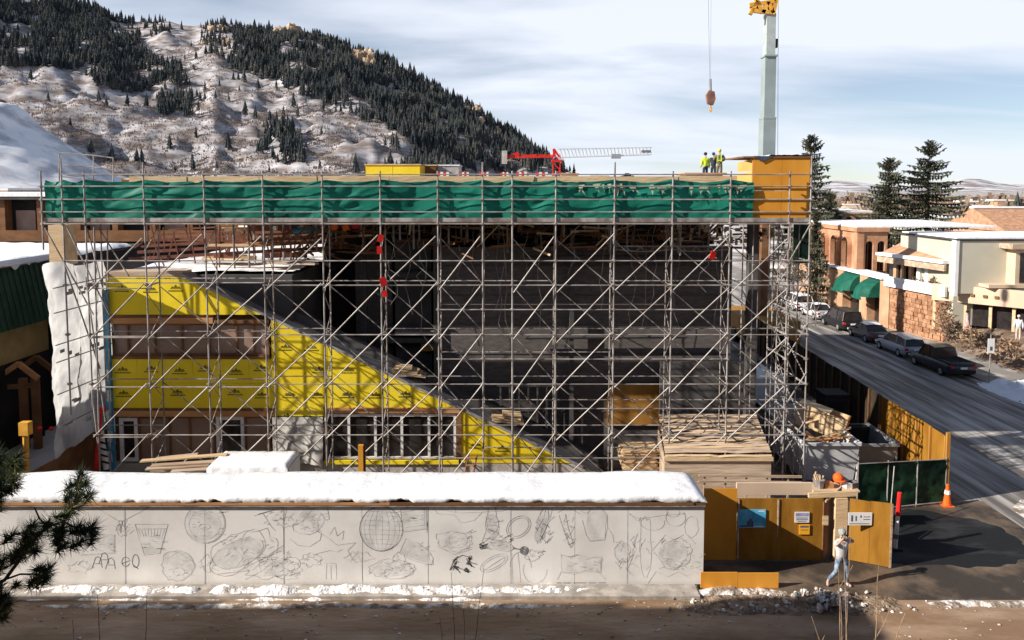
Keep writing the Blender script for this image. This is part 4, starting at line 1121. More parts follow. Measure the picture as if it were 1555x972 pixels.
mb = MB().prism([(-.2,-.42),(.16,-.5),(.30,-.1),(.22,.36),(-.12,.46),(-.30,.15)], -.16, .16); mb.v = [v+P(1079,148,50) for v in mb.v]
part('block_cheek', mb, m_hook, hk)
part('hook', MB().path([P(1079,156,50),P(1079,163,50),P(1080.5,167,50),P(1078.5,170,50),P(1077,167,50)], .05, 6), m_craney, hk)
YT = 150.0
tcr = thing('tower_crane', 'distant red tower crane with white lattice jib above the roof deck', 'crane', (P(845,260,YT).x, YT, 0))
def T(px, py, dy=0): return P(px, py, YT+dy)
mb = MB()
xm = T(845,240).x
for dx in (-.7,.7):
    for dy in (-.7,.7): mb.tube((xm+dx, YT+dy, 0), (xm+dx, YT+dy, T(845,236).z), .11, n=4)
z = 8.0; k = 0
while z < T(845,236).z-1.4:
    s = 1 if k % 2 else -1
    for dy in (-.7,.7): mb.tube((xm-.7*s, YT+dy, z), (xm+.7*s, YT+dy, z+1.4), .08, n=4)
    for dx in (-.7,.7): mb.tube((xm+dx, YT-.7*s, z), (xm+dx, YT+.7*s, z+1.4), .08, n=4)
    z += 1.4; k += 1
part('mast', mb, m_red, tcr)
part('slewing_cab', MB().bb((xm-1.0, YT-1.0, T(845,246).z), (xm+1.0, YT+1.0, T(845,243).z)), m_red, tcr)
part('apex', MB().bar(T(842,238), T(841,226), .5, .5).bar(T(849,238), T(841,226), .4, .4), m_red, tcr)
part('counter_jib', MB().bar(T(762,239), T(842,238.0), .6, .32).bar(T(762,236), T(842,235.5), .2, .2).bar(T(780,236), T(788,233), .6, .7).bar(T(800,237.5),T(815,236),.5,.5), m_red, tcr)
part('counterweight', MB().bb((T(762,240).x, YT-.8, T(765,249).z), (T(770,240).x, YT+.8, T(765,229).z)), m_conc, tcr)
mb = MB(); n = 26
for k in range(n):
    t0, t1 = k/n, (k+1)/n
    lo = lambda t: T(850+139*t, 239.5-4.5*t); hi = lambda t: T(848+142*t, 226.5-2.5*t)
    mb.tube(lo(t0), lo(t1), .16, n=4, cap=False); mb.tube(hi(t0), hi(t1), .11, n=4, cap=False)
    tm = (t0+t1)/2; mb.tube(lo(t0), hi(tm), .06, n=3, cap=False); mb.tube(hi(tm), lo(t1), .06, n=3, cap=False)
part('jib', mb, M('jib_grey', (.50,.50,.52), .6, var=.1), tcr)
part('trolley', MB().bb(tuple(T(934,238.5)-Vector((.7,.5,.3))), tuple(T(940,235.5)+Vector((.3,.5,.2)))), m_cable, tcr)
part('jib_sign', MB().bb(tuple(T(974,232)-Vector((0,.1,0))), tuple(T(988,228)+Vector((0,.1,0)))), M('sign_grey', (.16,.17,.20), .7), tcr)

# ================================================================ COVERED WALKWAY WITH THE MURAL
YM = 23.74
wk = thing('covered_walkway', 'long white covered walkway with pencil sketched mural and thick snow on its roof', 'walkway', (-6, YM, 0))
XE = P(1067, 820, YM).x; ZR = P(1065, 766, YM).z; X0 = -21.0
edges = [P(p_, 820, YM).x for p_ in (1069, 953, 873, 775, 650, 550, 431, 311, 190, 70, -50, -170, -290)]
for k, (b, a) in enumerate(zip(edges, edges[1:])):
    part('wall_panel', MB().bb((a+.006, YM+RND.uniform(0,.006), 0.06), (b-.006, YM+0.05, ZR-0.02)), m_mural, wk)
part('end_wall', MB().bb((XE-.05, YM+.055, 0.06), (XE, 25.7, ZR-.02)), m_mural, wk)
part('back_wall', MB().bb((X0, 25.65, 0.06), (XE-.06, 25.7, ZR-.02)), m_ply, wk)
part('roof_board', MB().bb((X0, YM-0.05, ZR), (XE+.06, 25.78, ZR+0.06)), m_brown, wk)
x = X0
while x < XE-0.5:
    L = min(2.44, XE+0.05-x); part('fascia_board', MB().bb((x+.006, YM-.08, ZR-.0), (x+L-.006, YM-.053, ZR+.09)), m_wood if x < -4 else m_brown, wk); x += L
part('drip_edge', MB().bb((X0, YM-.09, ZR-.045), (XE+.05, YM-.02, ZR-.022)), m_steel2, wk)
# snow blanket: rounded section, ragged front edge
rows = []; nxs = 330
prof = [(-.07,.02),(-.11,.09),(-.10,.19),(-.04,.27),(.12,.30),(.5,.31),(1.0,.31),(1.6,.30),(1.95,.27),(2.08,.17),(2.1,.0)]
for (dy, dz_) in prof:
    r = []
    for i in range(nxs+1):
        x = X0+(XE+.10-X0)*i/nxs
        e = min(1, (XE+.12-x)/.30); e = max(0, e)**0.45
        rag = fbm(x*1.4, 3, 1, 4, 1.3) if dy < 0 else 0
        lift = max(0, rag)*0.16*(1 if x < -1.5 else .35) if dy < -.05 else 0
        zz_ = dz_*e*(.92+.26*fbm(x*.45, 0, 5, 3, .8)+.08*fbm(x, dy, 5, 3, .9)) + (lift if dz_ < .1 else 0)
        r.append((x, YM+dy+.018*fbm(x, dz_, 8, 3, 1.2)*(1 if dy < .1 else 0)+(0.09*lift/.16), ZR+.062+zz_))
    rows.append(r)
part('roof_snow', MB().grid(rows), m_snow, wk, True)
# ---- drawings: ribbons of pencil line lying on the panels
def ribbon(mb, pts, w):
    q = []
    for (px, py) in pts:
        v = P(px, py, YM); q.append(Vector((v.x, YM-0.004, v.z)))
    for a, b in zip(q, q[1:]):
        d = b-a
        if d.length < 1e-5: continue
        n_ = Vector((-d.z, 0, d.x)).normalized()*w/2
        mb.add([a-n_, b-n_, b+n_, a+n_], [(0,1,2,3)])
def ell(cx, cy, rx, ry, rot=0, a0=0, a1=360, n=22):
    c, s = cos(radians(rot)), sin(radians(rot)); o = []
    for i in range(n+1):
        t = radians(a0+(a1-a0)*i/n); x, y = rx*cos(t), ry*sin(t); o.append((cx+x*c-y*s, cy+x*s+y*c))
    return o
def wob(cx, cy, rx, ry, seed, n=30, amp=.22, rot=0):
    c, s = cos(radians(rot)), sin(radians(rot)); o = []
    for i in range(n+1):
        t = 2*pi*i/n; k = 1+amp*fbm(cos(t)*2, sin(t)*2, seed, 3, 1.0); x, y = rx*k*cos(t), ry*k*sin(t); o.append((cx+x*c-y*s, cy+x*s+y*c))
    return o
def hatch(x0, y0, x1, y1, n, seed, slope=.3):
    r = random.Random(seed); L = []
    for i in range(n):
        x = r.uniform(x0, x1); y = r.uniform(y0, y1); l = r.uniform(4, 12)
        L.append([(x, y), (x+l*r.uniform(.4,1), y-l*slope*r.uniform(-1,1.5))])
    return L
def drawing(lines, mat=None, w=.022):
    w *= .8
    mb = MB()
    for l in lines: ribbon(mb, l, w)
    if mb.v: part('sketch', mb, mat or m_pencil, wk, kind='stuff')
m_p, m_f, m_i = m_pencil, m_pencil2, m_ink
drawing([[(x, 768+ (x*7 % 3)), (x, 888)] for x in (190, 311, 431, 650, 775, 953)]+[[(550,822),(550,882)],[(431,800),(431,842)],[(650,770),(648,808)]], m_p, .02)     # panel seams
def shade(pts):
    mb = MB(); q = [P(px, py, YM) for px, py in pts]; c = sum(q, Vector((0,0,0)))/len(q); q = [Vector((v.x, YM-.0025, v.z)) for v in q]
    mb.add([Vector((c.x, YM-.0025, c.z))]+q, [(0, 1+i, 1+(i+1) % len(q)) for i in range(len(q))]); part('sketch_shading', mb, m_fill, wk)
for pts in (ell(50,795,25,25,n=20)[:-1], [(131,813),(173,813),(173,839),(124,842)], [(207,804),(253,804),(243,838),(220,841)], ell(311,795,30,29,n=22)[:-1], wob(270,858,24,22,5)[:-1], ell(362,840,40,20,-22)[:-1],
            ell(472,790,20,18)[:-1], ell(412,862,36,12)[:-1], ell(579,803,32,33,n=24)[:-1], [(609,774),(646,768),(648,802),(613,806)], [(616,820),(608,839),(630,850),(654,856),(650,836),(634,825)], ell(594,864,30,11)[:-1],
            ell(690,822,24,13,8)[:-1], ell(747,800,11,20)[:-1], ell(760,828,20,8,15)[:-1], ell(822,798,8,26,18)[:-1], [(892,781),(912,772),(921,784),(918,819),(897,821),(890,800)], [(853,846),(912,848),(912,868),(854,870)], ell(1022,840,22,20)[:-1], ell(945,838,10,14)[:-1]): shade(pts)
drawing([ell(50,795,26,26)]+[ell(50,800,14,9,0,0,180)]+hatch(34,780,70,815,14,1), m_f)                       # round face
drawing([[(140,767),(183,793)],[(183,793),(238,764)],ell(183,793,3,3),ell(180,805,4,9,10,170,380),ell(186,805,4,9,-10,160,370)], m_p, .025)  # wishbone on a string
drawing([[(131,812),(174,812),(174,840),(122,843)],[(131,828),(174,826)]]+hatch(130,813,172,838,24,2,.05), m_f, .03)    # small card
A = lambda x, y: [[(x,y+14),(x+5,y-1),(x+9,y-3),(x+13,y+1),(x+15,y+14)],[(x+4,y+8),(x+13,y+8)]]
drawing(A(140,848)+A(150,842)+A(160,850)+[ell(191,853,6,7,0,20,330),[(185,856),(198,851)],ell(206,852,5,10),[(203,858),(210,864)]], m_i, .022)   # scrawled letters
drawing([[(205,796),(255,796),(243,840),(219,843),(205,796)],[(208,803),(253,803)]]+[[(x,804),(x+ (230-x)*.2,815)] for x in range(210,254,5)]+hatch(215,812,247,835,26,3,.05), m_p, .022)  # glass
drawing([ell(311,795,31,30), ell(311,797,24,22)]+hatch(290,775,336,818,40,4,.2)+[ell(311,800,9,4)], m_f, .025)  # plate
drawing([wob(270,858,25,23,5), ell(272,868,9,6), [(253,850),(270,838),(292,852)]]+hatch(252,840,290,876,30,6), m_p, .016)   # basket
drawing([wob(368,838,54,30,9,amp=.25,rot=-22), wob(384,826,18,22,3,amp=.1), wob(345,848,22,16,4), [(330,872),(360,868),(400,848),(430,828)]]+hatch(335,815,410,860,60,7,.6), m_p, .018)  # camera-like heap
drawing([[(385,783),(430,770)],[(398,778),(412,800),(418,806)],[(392,781),(436,769),(431,790)]]+hatch(398,774,428,796,16,8), m_f, .02)
drawing([[(455,810),(446,806),(444,797),(458,794),(470,778),(480,768),(492,770),(496,766),(500,788),(494,790),(488,780),(482,790),(484,806),(470,812),(455,810)],[(440,818),(452,828),(470,830),(486,820),(488,810)]]+hatch(455,780,490,810,40,9,.3), m_p, .02) # bear
drawing([[(476,842),(500,836),(512,838),(520,834)],[(484,808),(500,818),(512,828),(540,824),(528,836),(536,850)],[(495,880),(496,855),(510,856),(511,880)],[(502,858),(503,880)],[(500,812),(508,800),(512,814),(522,806),(520,820)]], m_p, .018)   # running figure
drawing([wob(412,862,42,16,11,amp=.3), ell(442,856,14,10), wob(404,858,10,12,13), [(372,880),(396,868),(420,850)]]+hatch(385,848,448,876,40,10,.5), m_p, .018)
drawing([ell(579,803,33,34)]+[[(579+33*cos(t)*1.0 if False else 579-sqrt(max(0,1-((y-803)/34)**2))*33, y),(579+sqrt(max(0,1-((y-803)/34)**2))*33, y+2)] for y in range(776,836,7)]
        +[ell(579,803,abs(33*cos(radians(t))),34,0,-90 if t < 90 else 90,90 if t < 90 else 270) for t in range(15,180,18)], m_p, .016)      # mirror ball / gridded globe
drawing([[(608,773),(647,766),(649,803),(612,808),(608,773)],[(611,778),(644,772),(645,797),(613,802)],[(613,793),(625,786),(643,790)]]+hatch(616,782,642,795,18,12,.1), m_p, .018)   # postcard
drawing([[(616,818),(606,840),(630,852),(655,858),(658,848),(650,835),(634,824),(616,818)],[(645,858),(658,857),(657,850)]]+hatch(620,825,652,850,16,13), m_p, .018)  # cup
drawing([wob(594,864,34,14,15,amp=.3), [(560,872),(580,852),(600,862),(620,856),(628,866),(615,878),(590,880)]]+hatch(570,855,622,876,40,14,.4), m_p, .018)
drawing([[(658,770),(664,780),(690,782),(700,794),(720,790),(732,778)],[(668,774),(700,779),(760,776),(810,768)],[(690,768),(692,778)]], m_f, .018)
drawing([wob(690,822,27,15,17,amp=.25,rot=8), ell(696,820,14,12), [(664,830),(690,842),(716,834)]]+hatch(672,808,714,834,40,15,.3), m_p, .018)     # fish plate
drawing([ell(747,796,10,14), [(738,784),(740,800),(732,822),(740,832),(770,838),(782,832),(770,824),(752,806)], [(742,768),(740,784)],[(752,768),(754,786)]]+hatch(738,786,756,812,30,16,.4)+hatch(735,812,776,834,40,17,.4), m_p, .022)  # gown figure
drawing([ell(796,836,6,6), ell(796,836,4,4), ell(796,836,2,2), [(780,833),(790,834)], [(728,826),(738,832),(730,834),(728,826)]]+hatch(726,826,736,834,10,18), m_i, .03)  # ball
drawing([[(683,866),(690,850),(702,843),(712,846),(716,860)],[(684,866),(694,852),(688,866)],[(708,848),(714,858),(712,846)],[(704,866),(712,870),(708,862),(704,866)]]+hatch(684,848,694,864,14,19,.8)+hatch(706,846,716,858,12,20,.8)+hatch(705,864,711,868,8,21), m_i, .035) # dark shape
drawing([ell(787,800,20,15,-38), ell(787,800,17,12,-38)], m_p, .02); drawing([ell(750,855,23,10,-28), ell(750,855,19,7,-28), [(735,866),(766,846)]], m_p, .02)
drawing([[(830,770),(824,790),(812,812),(816,826)],[(838,772),(832,794),(822,816)]]+hatch(812,775,834,826,44,22,1.2), m_p, .018)    # rolled bundle
drawing([[(846,778),(862,770),(880,780)],[(848,782),(856,806),(866,832),(870,826),(862,800),(858,780)],[(848,792),(856,796)]]+hatch(852,790,868,828,18,23,1.0), m_p, .018)
drawing([[(882,776),(892,780),(898,770),(912,770),(922,782),(922,800),(918,820),(896,822),(890,812),(884,790)],[(922,800),(930,812),(932,824)]], m_p, .02)  # tee shirt
drawing([[(955,780),(970,788),(1010,782),(1040,780)],ell(990,792,19,13,8,-20,200),ell(1026,786,15,13,0,-40,220),ell(1022,778,10,7),[(956,780),(966,790),(974,790)]], m_p, .022)  # sunglasses
drawing([[(852,842),(853,868),(870,872),(890,866),(912,870),(914,846),(896,848),(880,842),(866,846),(852,842)],[(852,868),(846,880)],[(906,866),(920,880)],[(862,846),(876,842),(890,850),(904,845)]]+hatch(856,848,910,868,30,24,.1), m_p, .018)  # placard
drawing([[(845,885),(852,885)],[(855,885),(866,885)],[(870,885),(890,885)],[(894,885),(905,885)],[(909,885),(920,885)]], m_i, .02)
drawing([wob(980,830,46,9,30,amp=.2,rot=90), wob(945,838,12,16,31)]+hatch(932,820,990,866,44,25,1.2), m_f, .02)
drawing([[(990,836),(1002,822),(1010,812),(1024,820),(1038,812)],[(992,838),(1000,846),(1010,862),(1022,866),(1036,856)],[(984,886),(996,868),(1014,876),(1030,868),(1048,878)],wob(1028,840,22,22,33)]+hatch(1000,820,1044,866,50,26,.5), m_p, .018)  # dog
drawing([wob(1050,800,10,16,35),[(1044,812),(1056,826)]]+hatch(1040,840,1062,880,16,27), m_f, .018)
drawing([ell(790,862,16,24,0,180,360), ell(812,864,18,22,0,0,200),[(776,840),(778,886)],[(786,840),(790,884)]], m_f, .018)
for k in range(14):
    rr2 = random.Random(200+k); cx, cy = rr2.uniform(30,1050), rr2.uniform(785,875)
    drawing([wob(cx, cy, rr2.uniform(8,22), rr2.uniform(6,14), k+50, amp=.5)]+hatch(cx-15, cy-8, cx+15, cy+8, 12, 60+k, .6), m_f, .016)

# ================================================================ HOARDING AT THE CORNER
YH = 25.4
def HX(px, py=800, Y=YH): return P(px, py, Y).x
def HZ(py, Y=YH): return P(1150, py, Y).z
hd_ = thing('plywood_hoarding', 'brown plywood site hoarding between the white walkway and the open gate', 'hoarding', (9.5, YH, 0))
zt0 = HZ(757)
pe = [1068, 1119, 1181, 1250]
for k, (a, b) in enumerate(zip(pe, pe[1:])):
    top = HZ(742) if k == 0 else zt0
    part('plywood_panel', MB().bb((HX(a)+.008, YH+RND.uniform(0,.01), 0.04), (HX(b)-.008, YH+.03, top)), m_plyor if k == 0 else m_ply, hd_)
part('beige_rail', MB().bb((HX(1121), YH+.25, HZ(757)+.02), (HX(1236), YH+.35, HZ(738))), m_beige, hd_)
part('gate_lintel', MB().bar((HX(1228), YH+.1, HZ(754)), (HX(1300), YH+.1, HZ(751)), .12, .16), m_plypale, hd_)
part('gate_post', MB().bb((HX(1268), YH-.02, 0), (HX(1286), YH+.14, HZ(757))), m_plypale, hd_)
for (a, b) in ((HX(1181), .05),(HX(1121), .05)): part('seam_batten', MB().bb((a-.025, YH-.025, 1.2 if a > 8.5 else .1), (a+.025, YH-.002, zt0-.02)), m_plank, hd_)
for k in range(3): part('back_stud', MB().bb((HX(1090+70*k), YH+.04, 0), (HX(1090+70*k)+.09, YH+.13, zt0-.1)), m_plank, hd_)
gl = thing('gate_leaf', 'dark brown gate leaf standing ajar in the hoarding opening', 'gate', (HX(1250), YH, 0))
def slab(mb, x0, y0, x1, y1, z0, z1, t=.04, dz=0):
    d = Vector((x1-x0, y1-y0, 0)).normalized(); n_ = Vector((-d.y, d.x, 0))*t
    vs = [(x0,y0,z0),(x1,y1,z0),(x1,y1,z1+dz),(x0,y0,z1)]; vs = [Vector(v) for v in vs]; vs += [v+n_ for v in vs]
    return mb.add(vs, [(0,1,2,3),(7,6,5,4),(0,4,5,1),(1,5,6,2),(2,6,7,3),(3,7,4,0)])
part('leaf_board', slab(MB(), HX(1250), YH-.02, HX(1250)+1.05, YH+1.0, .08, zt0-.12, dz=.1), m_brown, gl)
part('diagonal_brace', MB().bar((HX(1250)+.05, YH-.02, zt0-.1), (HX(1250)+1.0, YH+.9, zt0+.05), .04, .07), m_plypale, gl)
g2 = thing('open_gate', 'lit golden plywood gate leaf swung out behind the walking person', 'gate', (HX(1288), YH, 0))
xa, ya = HX(1289), YH-.01; q = G(1351, 864); xb, yb = q.x+.0, q.y
zb2 = P(1352, 757, yb).z
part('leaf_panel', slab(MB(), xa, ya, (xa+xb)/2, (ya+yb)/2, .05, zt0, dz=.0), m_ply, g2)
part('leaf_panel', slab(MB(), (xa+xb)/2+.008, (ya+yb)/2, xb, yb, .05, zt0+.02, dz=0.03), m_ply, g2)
part('edge_post', MB().bb((xb-.02, yb+.0, .03), (xb+.05, yb+.09, zt0+.03)), m_plank, g2)
# notices on the hoarding
def sign(label, px0, px1, py0, py1, Y, mat, name='notice', rows_=(), tilt=0):
    a, b, c, d = HX(px0, 800, Y), HX(px1, 800, Y), HZ(py1, Y), HZ(py0, Y)
    root = thing(name, label, 'sign', ((a+b)/2, Y-.03, c))
    part('board', MB().bb((a, Y-.035, c), (b, Y-.015, d)), mat, root)
    for (m_, rects) in rows_:
        mb = MB()
        for (u0, v0, u1, v1) in rects: mb.add([(a+(b-a)*u0, Y-.038, d-(d-c)*v0), (a+(b-a)*u1, Y-.038, d-(d-c)*v0), (a+(b-a)*u1, Y-.038, d-(d-c)*v1), (a+(b-a)*u0, Y-.038, d-(d-c)*v1)], [(0,1,2,3)])
        part('print', mb, m_, root, kind='stuff')
    return root
m_sblue = M('sign_blue', (.06,.33,.56), .5, c2=(.15,.52,.74), scale=2); m_sdk = M('sign_dark_print', (.10,.11,.16), .7); m_sorange = M('sign_orange', (.85,.40,.02), .6, var=.05); m_svio = M('sign_violet', (.36,.34,.62), .6)
sign('blue landscape banner on the left of the hoarding', 1121, 1162, 773, 801, YH, m_sblue, 'banner', [(m_sdk, [(.3,.62,.55,.95),(.38,.5,.48,.64),(.05,.85,.3,.95)]), (m_white, [(.72,.06,.95,.12),(.55,.9,.95,.94)])])
sign('small white notice with violet print on the middle panel', 1206, 1228, 777, 793, YH, m_white, 'notice', [(m_svio, [(.06,.1,.94,.4)]), (m_sdk, [(.1,.52,.9,.6),(.1,.68,.9,.76),(.2,.84,.8,.9)])])
sign('orange notice fixed just below the white violet notice', 1213, 1229, 796, 811, YH, m_sorange, 'notice', [(m_sdk, [(.1,.12,.9,.3),(.15,.5,.85,.58)])])
sign('pale paper note on the dark open gate leaf', 1248.5, 1257, 783, 797, YH, m_plypale, 'note')
o = sign('wide white notice sheets on the lit golden gate leaf', 1287, 1323, 778, 797, YH-.32, m_white, 'notice', [(m_sdk, [(.12,.2,.2,.7),(.3,.25,.36,.65),(.5,.2,.56,.4),(.64,.3,.92,.36),(.64,.5,.92,.56),(.05,.85,.9,.9)])])
o = thing('plywood_kerb_board', 'low orange plywood board standing on the kerb at the walkway end', 'board', (HX(1120, 880, 23.6), 23.6, 0))
a, m_, b = HX(1064, 880, 23.6), HX(1120, 880, 23.6), HX(1182, 880, 23.6); zt1 = P(1120, 869, 23.6).z
part('board', MB().bb((a, 23.58, .02), (m_-.004, 23.62, zt1)), m_plyor, o); part('board', MB().bb((m_+.004, 23.58, .02), (b, 23.62, zt1-.02)), m_plyor, o)
part('stake', MB().bb((m_-.04, 23.63, 0), (m_+.04, 23.70, zt1-.1)), m_plank, o)

# green mesh fence round the corner and its delineators
mf = thing('mesh_fence', 'dark green mesh fence panels on the corner beside the open gate', 'fence', (15.8, 29.5, 0))
f0 = Vector((HX(1302,750,29.3), 29.3, 0)); f1 = Vector((G(1435,765).x, 30.16, 0)); zf0, zf1 = 2.0, P(1435, 697, 30.16).z
for k in range(3):
    a = f0.lerp(f1, k/3); b = f0.lerp(f1, (k+1)/3); rows = []
    for j in range(13):
        r = []
        for i in range(17):
            c = a.lerp(b, i/16); zt_ = (zf0+(zf1-zf0)*((k+i/16)/3)); w_ = .07*fbm(c.x*1.2, j*.25, k, 3, 1.5)
            r.append((c.x, c.y+w_, .12+(zt_-.12)*j/12))
        rows.append(r)
    part('mesh_panel', MB().grid(rows), m_netdk, mf, True)
for k in range(4):
    c = f0.lerp(f1, k/3); part('post', MB().tube(c, c+Vector((0,0,zf0+(zf1-zf0)*k/3+.06)), .025, n=6), m_steel, mf)
part('bottom_rail', MB().tube(f0+Vector((0,-.04,.1)), f1+Vector((0,-.04,.1)), .022, n=5), m_steel, mf); part('top_rail', MB().tube(f0+Vector((0,-.03,zf0)), f1+Vector((0,-.03,zf1)), .02, n=5), m_steel, mf)
for (px, py, h, lab) in ((1361, 835, 2.1, 'tall red and white post leaning beside the golden gate leaf'),):
    c = G(px-2, py); t = thing('marker_post', lab, 'post', tuple(c))
    part('tube', MB().tube(c, c+Vector((.06,0,h*.60)), .075, .07, 8), m_white, t); part('red_sleeve', MB().tube(c+Vector((.06,0,h*.60)), c+Vector((.10,0,h)), .085, .08, 8), m_red, t)
    part('band', MB().tube(c+Vector((.02,0,h*.2)), c+Vector((.025,0,h*.28)), .085, .085, 8), m_steel2, t); part('base', MB().box(c+Vector((0,0,.04)), (.4,.3,.08)), m_black, t)
def cone(px, py, h, lab):
    c = G(px, py); t = thing('traffic_cone', lab, 'cone', tuple(c), 'traffic cones')
    part('cone', MB().tube(c+Vector((0,0,.03)), c+Vector((0,0,h)), .16, .05, 10), m_orange, t); part('base', MB().box(c+Vector((0,0,.02)), (.42,.42,.04)), m_orange, t)
    part('reflective_band', MB().tube(c+Vector((0,0,h*.55)), c+Vector((0,0,h*.72)), .118, .098, 10), m_white, t)
cone(1438, 768, .9, 'orange cone at the far corner of the green mesh fence')
pole = thing('fence_prop', 'slim pale prop leaning at the near end of the green mesh fence', 'prop', tuple(G(1350, 815)))
part('pole', MB().tube(G(1349, 815), P(1358, 708, 28.6), .022, n=5), m_steel, pole)

# plywood fence along the side street
sf = thing('street_fence', 'long fence of golden plywood, its far panels painted dark as shade, along the side street', 'fence', (18.2, 40, 0))
m_fence_shade = M('shade_toned_ply', (.035,.026,.018), .85, c2=(.07,.05,.03), scale=.8)  # dark copy of the plywood, building shadow put into the colour
y = 30.3; k = 0
while y < 62:
    x = 17.75+.045*(y-30); x2 = 17.75+.045*(y+1.21-30)
    h = 2.75+RND.uniform(-.03,.03)
    part('fence_panel', slab(MB(), x2, y+1.21, x, y+.005, .05, h), m_ply if y < 35.5 else m_fence_shade, sf, label='golden plywood panel' if y < 35.5 else None)
    part('fence_post', MB().bb((x-.09, y-.04, 0), (x-.015, y+.05, h+.02)), m_plybr if y < 36 else m_brown, sf); y += 1.22; k += 1  # far posts get darker timber to match the painted shade
part('end_post', MB().bb((17.70, 30.16, 0), (17.84, 30.27, 2.95)), m_plybr, sf)

# roll-off container with timber waste
def skip(name, label, x0, x1, y0, y1, h, mat, inner):
    root = thing(name, label, 'container', ((x0+x1)/2, y0, 0)); t = .07; s = .18
    part('front_wall', MB().add([(x0+s,y0+s,.25),(x1-s,y0+s,.25),(x1,y0,h),(x0,y0,h),(x0+s,y0+s+t,.25),(x1-s,y0+s+t,.25),(x1,y0+t,h),(x0,y0+t,h)], [(0,1,2,3),(7,6,5,4),(3,2,6,7),(0,4,5,1),(1,5,6,2),(0,3,7,4)]), mat, root)
    part('left_wall', MB().bb((x0, y0+.0, .25), (x0+t, y1, h)), mat, root); part('right_wall', MB().bb((x1-t, y0+t+.003, .25), (x1, y1, h)), mat, root)
    part('back_wall', MB().bb((x0+t, y1-t, .25), (x1-t, y1, h)), mat, root); part('floor', MB().bb((x0+t, y0+.2, .2), (x1-t, y1-t, .3)), m_steel2, root)
    part('rim', MB().bar((x0-.02,y0-.04,h), (x1+.02,y0-.04,h), .1, .12).bar((x0-.03,y0,h), (x0-.03,y1,h), .1, .12).bar((x1+.03,y0,h), (x1+.03,y1,h), .1, .12), mat, root)
    n = int((y1-y0)/.75)
    for k in range(n): part('rib', MB().bb((x0-.07, y0+.4+k*.75, .28), (x0-.003, y0+.52+k*.75, h-.08)), mat, root)
    return root
m_skip = M('pale_container_paint', (.50,.50,.52), .6, c2=(.66,.65,.66), scale=1.6); m_skip2 = M('grey_container_paint', (.20,.215,.23), .6, c2=(.28,.29,.30), scale=1.2)
d0 = G(1305, 741); skip('waste_container', 'pale grey roll-off waste container beside the scaffold holding broken timber', d0.x-2.35, d0.x+.02, d0.y+.1, d0.y+6.2, 1.9, m_skip, None)
for k in range(46):
    p0 = Vector((d0.x-1.25+RND.uniform(-.8,.8), d0.y+2.4+RND.uniform(-1.5,2.2), 1.5+RND.uniform(0,.9)))
    if k >= 26: continue
    d = Vector((RND.uniform(-1,1), RND.uniform(-.5,1), RND.uniform(-.25,.45))).normalized()*RND.uniform(.4,1.1)
    solo('scrap_board', MB().bar(p0-d, p0+d, RND.uniform(.1,.3), .03), m_plypale if k % 3 else m_wood, 'broken scrap board thrown in the pale waste container', 'board', tuple(p0), 'scrap boards in the waste container')
cr = thing('timber_crate', 'sunlit tilted plywood crate sticking out of the pale waste container', 'crate', (d0.x-.9, d0.y+2.6, 1.7))
ca = Vector((d0.x-1.0, d0.y+2.2, 1.75)); mt = Matrix.Translation(ca) @ Matrix.Rotation(-.55,4,'Z') @ Matrix.Rotation(.22,4,'Y') @ Matrix.Rotation(-.1,4,'X')
def tr(mb): mb.v = [mt @ v for v in mb.v]; return mb
part('crate_side', tr(MB().bb((-1.1,0,0),(1.1,.05,.95))), m_plypale, cr); part('crate_side', tr(MB().bb((-1.1,1.3,0),(1.1,1.35,.95))), m_plypale, cr)
part('crate_end', tr(MB().bb((1.05,.055,0),(1.1,1.295,.95))), m_plyor, cr); part('crate_end', tr(MB().bb((-1.1,.055,0),(-1.05,1.295,.95))), m_plypale, cr); part('crate_top', tr(MB().bb((-1.1,.0,.955),(.3,1.35,.99))), m_plypale, cr)
e0 = G(1368, 724); skip('steel_container', 'plain dark grey container behind the green mesh fence', e0.x-2.1, e0.x, e0.y+.3, e0.y+3.4, 1.35, m_skip2, None)
tb = thing('portable_toilet', 'black portable toilet cabin in the shade beside the street fence', 'cabin', (16.6, 38.5, 0))
part('cabin', MB().bb((16.0,38.0,.05),(17.2,39.2,2.2)), m_black, tb); part('roof', MB().bb((15.95,37.95,2.203),(17.25,39.25,2.36)), m_dark, tb); part('door', MB().bb((16.15,37.97,.15),(17.0,37.997,2.05)), m_dark, tb); part('handle', MB().bb((16.85,37.94,1.0),(16.93,37.968,1.2)), m_steel, tb)
tb = thing('site_bin', 'small blackish wheeled bin beneath the portable toilet and fence', 'bin', (16.9, 36.2, 0))
part('bin_body', MB().tube((16.9,36.2,.1),(16.9,36.2,1.25),.36,.46,10), m_black, tb); part('lid', MB().tube((16.9,36.2,1.252),(16.9,36.2,1.33),.5,.44,10), m_dark, tb)
wh = thing('covered_trailer', 'white trailer half hidden in the shade behind the waste container', 'trailer', (14.6, 44, 0))
part('trailer_body', MB().bb((13.3,43,.5),(16.0,47,1.5)), m_white, wh); part('trailer_hood', MB().prism([(13.3,1.503),(16.0,1.503),(15.6,1.9),(13.7,1.9)], 43.1, 46.9), m_white, wh)
for sx in (13.25, 16.05): part('wheel', MB().tube((sx-.1,45,.4),(sx+.1,45,.4),.4,n=12), m_black, wh)

